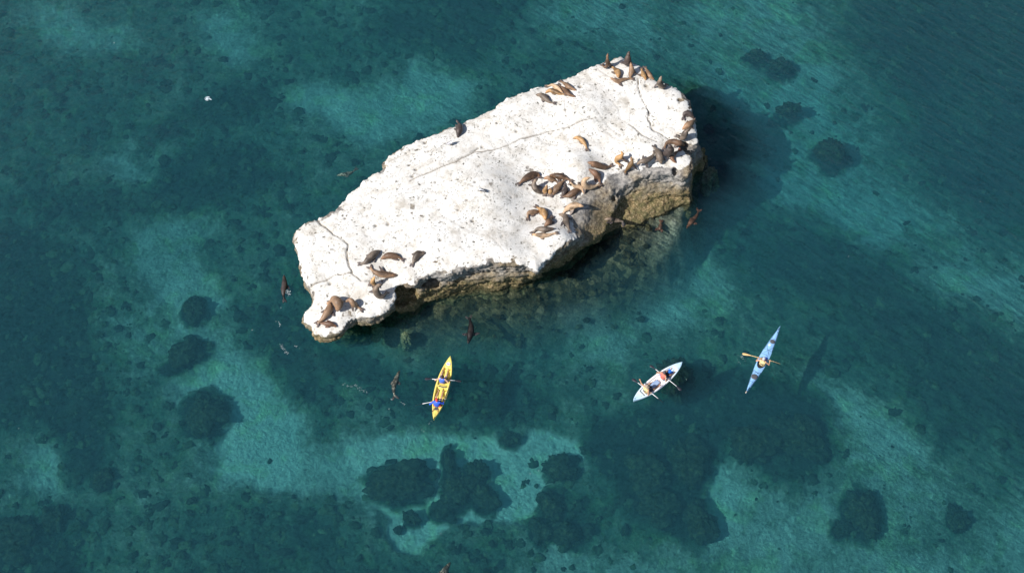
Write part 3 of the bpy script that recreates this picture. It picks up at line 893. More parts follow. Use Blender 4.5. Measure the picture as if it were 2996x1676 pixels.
ad = M.n('ShaderNodeAddShader')
M.link(ab.outputs[0], ad.inputs[0])
M.link(vs.outputs[0], ad.inputs[1])
M.link(ad.outputs[0], M.out.inputs['Volume'])
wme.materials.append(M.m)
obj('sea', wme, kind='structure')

# ------------------------------------------------------------------ kelp clumps and stones that cover the bottom
rs = np.random.RandomState(7)


def bottom_at(x, y):
    i = np.clip(np.searchsorted(sx, x) - 1, 0, nX - 1)
    j = np.clip(np.searchsorted(sy, y) - 1, 0, nY - 1)
    k = i * nY + j
    return SZ[k], sand[k], rmask[k], dW[k]


def clumps(name, n, pick, rmin, rmax, flat, mat, seed, label):
    r_ = np.random.RandomState(seed)
    x = r_.uniform(-41, 41, n * 8)
    y = r_.uniform(-30, 37, n * 8)
    z, sd, rm, dw = bottom_at(x, y)
    ok = pick(sd, rm, dw, r_.rand(len(x)), x, y)
    x, y, z = x[ok][:n], y[ok][:n], z[ok][:n]
    n = len(x)
    R_ = rmin + (rmax - rmin) * r_.rand(n) ** 2.2
    na, nb_ = 10, 4
    ring_ = []
    for b_ in range(nb_):
        e = b_ / nb_ * math.pi / 2
        for a_ in range(na):
            th_ = 2 * math.pi * a_ / na
            ring_.append((math.cos(th_) * math.cos(e), math.sin(th_) * math.cos(e), math.sin(e)))
    ring_.append((0, 0, 1))
    B = np.array(ring_)
    F0 = []
    for b_ in range(nb_ - 1):
        for a_ in range(na):
            F0.append((b_ * na + a_, b_ * na + (a_ + 1) % na, (b_ + 1) * na + (a_ + 1) % na))
            F0.append((b_ * na + a_, (b_ + 1) * na + (a_ + 1) % na, (b_ + 1) * na + a_))
    for a_ in range(na):
        F0.append(((nb_ - 1) * na + a_, (nb_ - 1) * na + (a_ + 1) % na, nb_ * na))
    F0 = np.array(F0)
    jit = 1 + 0.42 * (r_.rand(n, len(B), 1) - 0.5) * 2
    an = r_.rand(n) * 6.28
    st = r_.uniform(0.55, 1.0, n)
    P_ = B[None] * jit
    X = P_[:, :, 0] * R_[:, None]
    Y = P_[:, :, 1] * (R_ * st)[:, None]
    Z = P_[:, :, 2] * (R_ * flat)[:, None] - 0.12 * R_[:, None]
    Xr = X * np.cos(an)[:, None] - Y * np.sin(an)[:, None] + x[:, None]
    Yr = X * np.sin(an)[:, None] + Y * np.cos(an)[:, None] + y[:, None]
    V = np.stack([Xr, Yr, Z + z[:, None]], -1).reshape(-1, 3)
    V[:, 2] = np.minimum(V[:, 2], -0.12)
    F = (F0[None] + (np.arange(n) * len(B))[:, None, None]).reshape(-1, 3)
    me = new_mesh(name, V, F, True, mat)
    add_attr(me, 'tone', np.repeat(r_.rand(n), len(B)))
    obj(name, me, label=label, kind='stuff')


M = Mat('kelp_clump')
pos = M.n('ShaderNodeNewGeometry').outputs['Position']
tn = M.n('ShaderNodeAttribute', attribute_name='tone').outputs['Fac']
nk = M.noise(pos, 5.0, 6, 0.75, 0.4)
v_ = M.math('ADD', M.math('MULTIPLY', tn, 0.55), M.math('MULTIPLY', M.math('SUBTRACT', nk, 0.5), 1.1))
c = M.ramp(v_, [(0.0, (0.030, 0.046, 0.034)), (0.3, (0.055, 0.085, 0.050)), (0.5, (0.10, 0.14, 0.075)), (0.7, (0.17, 0.21, 0.11)), (0.9, (0.27, 0.30, 0.18))])
M.bsdf(c, 0.9, nk, 0.9, 0.12, 0.1)
KELP = M.m
M = Mat('cobble')
pos = M.n('ShaderNodeNewGeometry').outputs['Position']
tn = M.n('ShaderNodeAttribute', attribute_name='tone').outputs['Fac']
nk = M.noise(pos, 9.0, 6, 0.75, 0.3)
v_ = M.math('ADD', M.math('MULTIPLY', tn, 0.5), M.math('MULTIPLY', M.math('SUBTRACT', nk, 0.5), 1.2))
c = M.ramp(v_, [(0.0, (0.02, 0.024, 0.014)), (0.3, (0.06, 0.062, 0.03)), (0.5, (0.11, 0.105, 0.05)), (0.75, (0.24, 0.22, 0.12))])
M.bsdf(c, 0.9, nk, 0.9, 0.08, 0.1)
COB = M.m
clumps('seaweed', 7000, lambda sd, rm, dw, u, x, y: (rm < 0.15) & (dw > 0.8) & (sd < 0.25) & (u < np.clip(0.55 - 0.9 * sd, 0.0, 1) * (0.3 + 0.7 * (x < 6))), 0.10, 0.50, 0.32, KELP, 5, 'kelp and weed clumps covering the bottom')
clumps('cobbles', 2200, lambda sd, rm, dw, u, x, y: (rm > 0.12) & (dw > 0.1) & (x < at(1900, 640, 0)[0]), 0.08, 0.40, 0.45, COB, 6, 'weedy stones heaped below the cliff under water')
clumps('stones', 260, lambda sd, rm, dw, u, x, y: (rm < 0.1) & (sd > 0.15) & (dw > 1) & (u < 0.5 * (0.1 + (x > 0))), 0.08, 0.34, 0.40, KELP, 8, 'small dark stones strewn on the sandy bottom')

# ------------------------------------------------------------------ rocks standing on the seabed
def boulder(px, py, wpx, hpx, top, rot, seed, label, name='submerged_rock', cat='rock', mat=None, base=-4.6, z_ref=None, group=None):
    """an irregular rock whose outline is wpx by hpx photograph pixels, top at height top"""
    zr = top - 0.4 if z_ref is None else z_ref
    c = at(px, py, zr)
    a = wpx / 46.0 / 2
    b = hpx / 46.0 / 2 / 0.84
    n1_, n2_ = 40, 72
    th = np.linspace(0.02, math.pi * 0.97, n1_)
    ph = np.linspace(0, 2 * math.pi, n2_, endpoint=False)
    T, Pp = np.meshgrid(th, ph, indexing='ij')
    D = np.stack([np.sin(T) * np.cos(Pp), np.sin(T) * np.sin(Pp), np.cos(T)], -1).reshape(-1, 3)
    r = 1.0 + 1.0 * fbm(D * 1.25 + seed * 3.1, seed, 4, 0.62) + 0.35 * fbm(D * 4 + seed, seed + 5, 3, 0.7)
    hz = (top - base) / 2
    flat = np.sign(D[:, 2]) * np.abs(D[:, 2]) ** 0.75
    X, Y, Z = D[:, 0] * r * a, D[:, 1] * r * b, flat * (0.85 + 0.15 * r) * hz
    cr, sr = math.cos(rot), math.sin(rot)
    V = np.column_stack([X * cr - Y * sr, X * sr + Y * cr, Z])
    V = V + (0.16 * fbm(V * 2.3 + seed, seed + 9, 3) + 0.08 * fbm(V * 6.0 + seed, seed + 19, 2))[:, None] * D
    I_ = np.arange(n1_ * n2_).reshape(n1_, n2_)
    J_ = np.roll(I_, -1, 1)
    F = np.stack([I_[:-1].ravel(), I_[1:].ravel(), J_[1:].ravel(), J_[:-1].ravel()], 1).tolist()
    F.append(list(I_[0])[::-1])
    F.append(list(I_[-1]))
    me = new_mesh(name, V, F, True, mat or WEEDY)
    o = obj(name, me, label=label, cat=cat, loc=(c[0], c[1], base + hz), group=group)
    return o


M = Mat('weedy_boulder')
pos = M.n('ShaderNodeNewGeometry').outputs['Position']
nb = M.noise(pos, 3.2, 6, 0.7, 0.5)
c = M.ramp(nb, [(0.3, (0.012, 0.02, 0.018)), (0.5, (0.034, 0.052, 0.034)), (0.62, (0.08, 0.10, 0.055)), (0.78, (0.18, 0.18, 0.10))])
M.bsdf(c, 0.9, nb, 0.8, 0.15, 0.1)
WEEDY = M.m
M = Mat('pale_algae_rock')
pos = M.n('ShaderNodeNewGeometry').outputs['Position']
nb = M.noise(pos, 6.0, 5, 0.7, 0.3)
c = M.ramp(nb, [(0.3, (0.08, 0.09, 0.04)), (0.5, (0.25, 0.25, 0.12)), (0.7, (0.55, 0.50, 0.32))])
M.bsdf(c, 0.9, nb, 0.8, 0.1, 0.1)
PALE = M.m

for a in [
    (566, 905, 72, 66, -2.4, 0.3, 1, 'small dark rock under water, uppermost of the three left of the islet'),
    (545, 1035, 118, 66, -2.6, 0.65, 2, 'elongated dark rock under water, middle of the three left of the islet'),
    (600, 1205, 126, 112, -2.4, 0.2, 3, 'large ragged dark rock under water beside the bright sand, lowest of the three'),
    (1170, 1408, 168, 92, -2.6, 0.28, 4, 'long slanting dark slab lying on bright sand below the yellow kayak'),
    (1318, 1358, 36, 96, -2.9, 0.15, 5, 'narrow upright dark rock on the sand, right of the long slab'),
    (1345, 1425, 92, 84, -2.5, 0.4, 6, 'broad dark rock in the middle of the cluster on the sand'),
    (1397, 1378, 64, 56, -2.8, 0.0, 7, 'round green rock at the upper right of the cluster on the sand'),
    (1418, 1448, 62, 76, -2.8, 0.9, 8, 'green rock with a slanting edge at the lower right of the sand cluster'),
    (1306, 1482, 70, 52, -3.2, 0.2, 9, 'very dark low rock at the foot of the cluster on the sand'),
    (1204, 1514, 46, 42, -3.2, 0.5, 10, 'small dark rock alone on the sand under the long slab'),
    (1166, 1550, 26, 22, -3.4, 0.2, 11, 'smallest dark rock on the sand near the bottom edge'),
    (1641, 1370, 96, 66, -2.7, -0.4, 12, 'dark wedge-shaped rock on the bright sand below the white kayak'),
    (1490, 1286, 56, 46, -3.2, 0.6, 13, 'dark rock at the upper edge of the bright sand'),
    (1612, 1478, 60, 88, -2.8, 0.5, 14, 'green rock standing upright in the weed patch at the bottom'),
    (1584, 1552, 62, 64, -2.9, 0.1, 15, 'round dark rock at the lower left of the bottom weed patch'),
    (1660, 1562, 88, 66, -2.9, 0.3, 16, 'broad dark rock at the foot of the bottom weed patch'),
    (2525, 1500, 88, 122, -2.6, 0.2, 17, 'tall dark rock under water near the lower right'),
    (2465, 1545, 60, 40, -3.3, 0.4, 18, 'low dark rock beside the tall one at the lower right'),
    (2806, 1520, 58, 66, -3.1, 0.1, 19, 'lone dark rock near the right edge at the bottom'),
    (158, 1515, 68, 66, -3.0, 0.3, 20, 'rounded dark rock under water at the lower left corner'),
    (40, 1570, 130, 120, -2.8, 0.3, 21, 'big dark rock cut by the left edge at the bottom'),
    (2436, 435, 96, 84, -2.2, 0.2, 22, 'dark brown rock under water right of the islet'),
    (2215, 160, 74, 44, -2.8, 0.1, 23, 'left one of a pair of dark rocks under water at the top'),
    (2286, 190, 78, 54, -2.8, 0.2, 24, 'right one of a pair of dark rocks under water at the top'),
    (2305, 318, 74, 48, -2.7, 0.3, 25, 'dim dark rock between the islet and the upper right corner'),
    (1985, 1095, 108, 128, -1.6, 0.2, 26, 'tall brown rock rising under the bow of the white kayak'),
    (1905, 1380, 120, 120, -2.6, 0.5, 27, 'broad brown rock in the dark weed below the white kayak'),
    (2010, 1350, 110, 150, -2.3, 0.2, 28, 'brown rock with a dark cleft on its right in the weed'),
    (2200, 1290, 150, 120, -2.5, 0.3, 29, 'wide weedy rock below the blue kayak'),
    (2345, 1270, 110, 130, -2.6, 0.8, 30, 'weedy rock at the right end of the dark patch'),
    (2050, 1520, 96, 96, -2.5, 0.1, 31, 'dark rounded rock at the foot of the dark weed beside bright sand'),
    (1930, 1490, 120, 84, -2.8, 0.4, 32, 'dark rock left of the rounded one at the foot of the weed'),
    (300, 1400, 66, 50, -2.9, 0.3, 33, 'dark rock at the edge of the weed on the left'),
    (560, 1470, 34, 22, -3.4, 0.3, 35, 'tiny dark rock on the dim bottom left of centre'),
]:
    px, py, w_, h_, top_, rot_, seed_, lab = a
    boulder(px, py, w_ * 0.86, h_ * 0.86, -4.6 + (top_ + 4.6) * (0.56 if seed_ not in (26,) else 0.85), rot_, seed_, lab, group='weedy rocks on the seabed')
boulder(2072, 506, 44, 46, -0.45, 0.2, 41, 'pale algae-covered rock just under water at the shaded east end', mat=PALE, base=-3.0)
boulder(2094, 520, 22, 18, -0.9, 0.2, 42, 'small dim algae-covered rock beside the pale one at the east end', mat=PALE, base=-3.0)
boulder(2060, 470, 40, 60, 0.35, 0.1, 43, 'brown barnacled rock breaking the surface in the shade at the east end', mat=ROCK_MAT, base=-3.0)
boulder(1102, 956, 34, 13, -0.30, 0.6, 44, 'pale mottled rock tip just under water beside the small lobe', mat=PALE, base=-2.5)
boulder(1186, 984, 22, 26, -0.9, 0.7, 45, 'second pale rock tip, deeper and further right of the lobe', mat=PALE, base=-3.0)
for q, (px, py, w_, h_) in enumerate([(1664, 764, 34, 12), (1575, 812, 40, 16)]):
    boulder(px, py, w_, h_, 0.22, 0.4, 50 + q, ['ochre rock at the waterline under the dark overhang', 'ochre rock at the waterline where the overhang begins'][q], mat=ROCK_MAT, base=-2)

# ------------------------------------------------------------------ sea lions
M = Mat('sea_lion_fur')
ob = M.n('ShaderNodeTexCoord').outputs['Object']
ca = M.n('ShaderNodeAttribute', attribute_name='fur').outputs['Color']
nn1 = M.noise(ob, 3.5, 4, 0.6)
nn2 = M.noise(ob, 18.0, 4, 0.6)
c = M.mix(M.ramp(nn1, [(0.35, (0.0, 0.0, 0.0)), (0.65, (0.5, 0.5, 0.5))]), ca, (0.5, 0.5, 0.5), 'OVERLAY')
c = M.mix(M.ramp(nn1, [(0.3, (0.55, 0.55, 0.55)), (0.5, (0.0, 0.0, 0.0))]), ca, M.mix(1.0, ca, (0.45, 0.42, 0.42), 'MULTIPLY'))
c = M.mix(M.ramp(nn2, [(0.42, (0, 0, 0)), (0.65, (0.7, 0.7, 0.7))]), c, M.mix(1.0, c, (1.6, 1.5, 1.4), 'MULTIPLY'))
M.bsdf(c, 0.52, nn2, 0.35, 0.012, 0.4)
FUR = M.m
TONE = {'golden': (0.32, 0.195, 0.09), 'tan': (0.25, 0.16, 0.10), 'pale': (0.42, 0.30, 0.195), 'brown': (0.145, 0.088, 0.055), 'grey': (0.155, 0.125, 0.10),
        'dark': (0.06, 0.047, 0.043), 'red': (0.15, 0.085, 0.055), 'mottle': (0.18, 0.165, 0.13), 'wet': (0.022, 0.018, 0.018)}
RT = [0, 0.12, 0.3, 0.5, 0.66, 0.78, 0.86, 0.92, 0.965, 1.0]
RR = [0.26, 0.42, 0.76, 0.96, 1.0, 0.80, 0.58, 0.52, 0.44, 0.24]


def catmull(P, m=26):
    P = np.asarray(P, float)
    seg = np.linalg.norm(np.diff(P, axis=0), axis=1)
    s = np.concatenate([[0], np.cumsum(seg)])
    t = np.linspace(0, s[-1], m)
    Q = np.concatenate([[2 * P[0] - P[1]], P, [2 * P[-1] - P[-2]]])
    out = []
    for v in t:
        i = min(np.searchsorted(s, v, side='right') - 1, len(P) - 2)
        u = (v - s[i]) / max(seg[i], 1e-9)
        p0, p1, p2, p3 = Q[i], Q[i + 1], Q[i + 2], Q[i + 3]
        out.append(0.5 * ((2 * p1) + (-p0 + p2) * u + (2 * p0 - 5 * p1 + 4 * p2 - p3) * u * u + (-p0 + 3 * p1 - 3 * p2 + p3) * u ** 3))
    return np.array(out)


def sea_lion(spec):
    pts, wpx, tone, label = spec[:4]
    o = dict(spec[4]) if len(spec) > 4 else {}
    where = o.get('on', 'rock')
    R = wpx / 2 / 47.5
    P = []
    for i, p in enumerate(pts):
        f = i / (len(pts) - 1)
        r = float(np.interp(f, RT, RR)) * R
        h = p[2] if len(p) > 2 else r * 0.88
        if where == 'rock':
            P.append(rest(p[0], p[1], h))
        else:
            P.append(at(p[0], p[1], where + (p[2] if len(p) > 2 else 0)))
    S = catmull(P, 24)
    L = np.linalg.norm(np.diff(S, axis=0), axis=1).sum()
    t = np.linspace(0, 1, len(S))
    rad = np.interp(t, RT, RR) * R
    if len(pts[-1]) > 2 and pts[-1][2] > 0.6:
        rad = rad * np.interp(t, [0, 0.55, 0.7, 0.84, 0.92, 1], [1, 1, 0.92, 0.72, 0.95, 1.0])
    up = np.array([0, 0, 1.0])
    prims = []
    for i in range(len(S) - 1):
        prims.append((S[i], S[i + 1], rad[i], rad[i + 1], 0.02))
    hd = S[-1] - S[-3]
    hd /= np.linalg.norm(hd) + 1e-9
    # muzzle, brow and the two little ears
    hr = 0.5 * R
    hc = S[-3]
    sd = np.cross(hd, up)
    if np.linalg.norm(sd) < 0.2:
        sd = np.array([1.0, 0, 0])
    sd /= np.linalg.norm(sd)
    prims.append((hc, hc + hd * 0.05, hr * 1.02, hr * 0.9, 0.03))
    prims.append((S[-1], S[-1] + hd * 0.07, hr * 0.62, hr * 0.40, 0.03))
    for s in (-1, 1):
        prims.append((hc + sd * s * hr * 0.9, hc + sd * s * (hr * 1.25) - hd * 0.05, 0.022, 0.012, 0.01))
    fl = []

    def flipper(root, tip, w0, w1, thick):
        root = np.asarray(root, float)
        tip = np.asarray(tip, float)
        ax = tip - root
        ln = np.linalg.norm(ax) + 1e-9
        ax = ax / ln
        wd = np.cross(ax, up)
        if np.linalg.norm(wd) < 0.3:
            wd = np.array([1.0, 0, 0])
        wd /= np.linalg.norm(wd)
        for s in (-1, -0.33, 0.33, 1):
            a_ = root + wd * s * w0 * 0.5
            mid = root + ax * ln * 0.5 + wd * s * w1 * 0.5
            b_ = tip + wd * s * w1 * 0.22 - ax * abs(s) * ln * 0.08
            prims.append((a_, mid, thick * 1.25, thick, 0.03))
            prims.append((mid, b_, thick, thick * 0.7, 0.03))
        fl.append((root, tip))

    # fore flippers
    i_s = int(o.get('sh', 0.66) * (len(S) - 1))
    sh = S[i_s]
    tg = S[min(i_s + 1, len(S) - 1)] - S[i_s - 1]
    tg2 = np.array([tg[0], tg[1], 0])
    if np.linalg.norm(tg2) < 1e-4:
        tg2 = np.array([0, 1.0, 0])
    tg2 /= np.linalg.norm(tg2)
    side = np.array([-tg2[1], tg2[0], 0])

    def floor_at(p):
        if where == 'rock':
            g = ground_z(p[0], p[1])
            return g if g > -1 else sh[2] - R
        return sh[2] - 0.02

    tips = []
    if 'fl' in o:
        for q in o['fl']:
            if where == 'rock':
                tips.append(rest(q[0], q[1], q[2] if len(q) > 2 else 0.04))
            else:
                tips.append(at(q[0], q[1], where + (q[2] if len(q) > 2 else -0.05)))
    else:
        for s in (-1, 1):
            tp = sh + side * s * R * 1.55 - tg2 * 0.30
            tp[2] = floor_at(tp) + 0.035
            tips.append(tp)
    for tp in tips:
        dv = tp - sh
        dv[2] = 0
        dv /= np.linalg.norm(dv) + 1e-9
        root = sh + dv * rad[i_s] * 0.6 - up * rad[i_s] * 0.45
        flipper(root, tp, 0.13, 0.17, 0.024)
    # hind flippers
    td = S[0] - S[2]
    td /= np.linalg.norm(td) + 1e-9
    tsd = np.cross(td, up)
    tsd /= np.linalg.norm(tsd) + 1e-9
    sp = o.get('splay', 0.35)
    for s in (-1, 1):
        tp = S[0] + td * (0.24 + R * 0.25) + tsd * s * sp * 0.3
        if where == 'rock':
            tp[2] = max(min(floor_at(tp) + 0.03, S[0][2] + 0.05), S[0][2] - 0.35)
        flipper(S[0] + tsd * s * rad[0] * 0.3, tp, 0.07, 0.12, 0.02)
    org = P[len(P) // 2].copy()
    org[2] = min(p[2] for p in P) - R * 0.5
    prims = [(np.asarray(a) - org, np.asarray(b) - org, ra, rb, kk) for a, b, ra, rb, kk in prims]
    V, F = cone_body(prims, 0.026, 0.03)
    me = new_mesh('sea_lion', V, F, True, FUR)
    base = np.array(TONE[tone])
    Sv = S - org
    d2 = ((V[:, None, :] - Sv[None]) ** 2).sum(-1)
    tt = t[d2.argmin(1)]
    dn = np.sqrt(d2.min(1))
    rr_ = np.interp(tt, t, rad)
    colr = np.repeat(base[None], len(V), 0)
    seed = int(abs(org[0] * 91 + org[1] * 57))
    nz = fbm(V * 3.0 + seed, seed % 97, 3)
    Nz = vnormals(V, F)[:, 2]
    # neck and muzzle paler, back darker in grown animals, flippers dark skin
    pale = smooth(0.72, 0.9, tt) * 0.35
    if o.get('male'):
        pale = smooth(0.55, 0.8, tt) * 0.5
    colr = colr * (1 + pale[:, None] * np.array([0.8, 0.55, 0.3]))
    colr = colr * (1 + 0.55 * nz[:, None])
    blot = smooth(0.05, 0.35, fbm(V * 1.9 + seed * 0.37, seed % 89, 3)) * (0.55 if seed % 3 else 0.15)
    colr = colr * (1 - blot[:, None])
    if tone in ('brown', 'tan', 'grey'):
        back = smooth(0.2, 0.9, Nz) * smooth(0.1, 0.35, tt) * smooth(0.8, 0.6, tt)
        colr = colr * (1 - 0.22 * back[:, None])
    if tone == 'mottle':
        mm = smooth(0.0, 0.25, fbm(V * 9.0, 5, 3))
        colr = colr * (0.6 + 1.5 * mm[:, None])
    flm = smooth(rr_ * 1.05 + 0.015, rr_ * 1.05 + 0.07, dn)
    fc = np.array([0.10, 0.085, 0.085]) if tone != 'red' else np.array([0.13, 0.06, 0.04])
    colr = colr * (1 - flm[:, None] * 0.85) + fc * flm[:, None] * 0.85
    add_attr(me, 'fur', np.clip(colr, 0, 1))
    obj('sea_lion', me, label=label, cat='sea lion', group=o.get('group', 'sea lions resting on the rock'), loc=org)


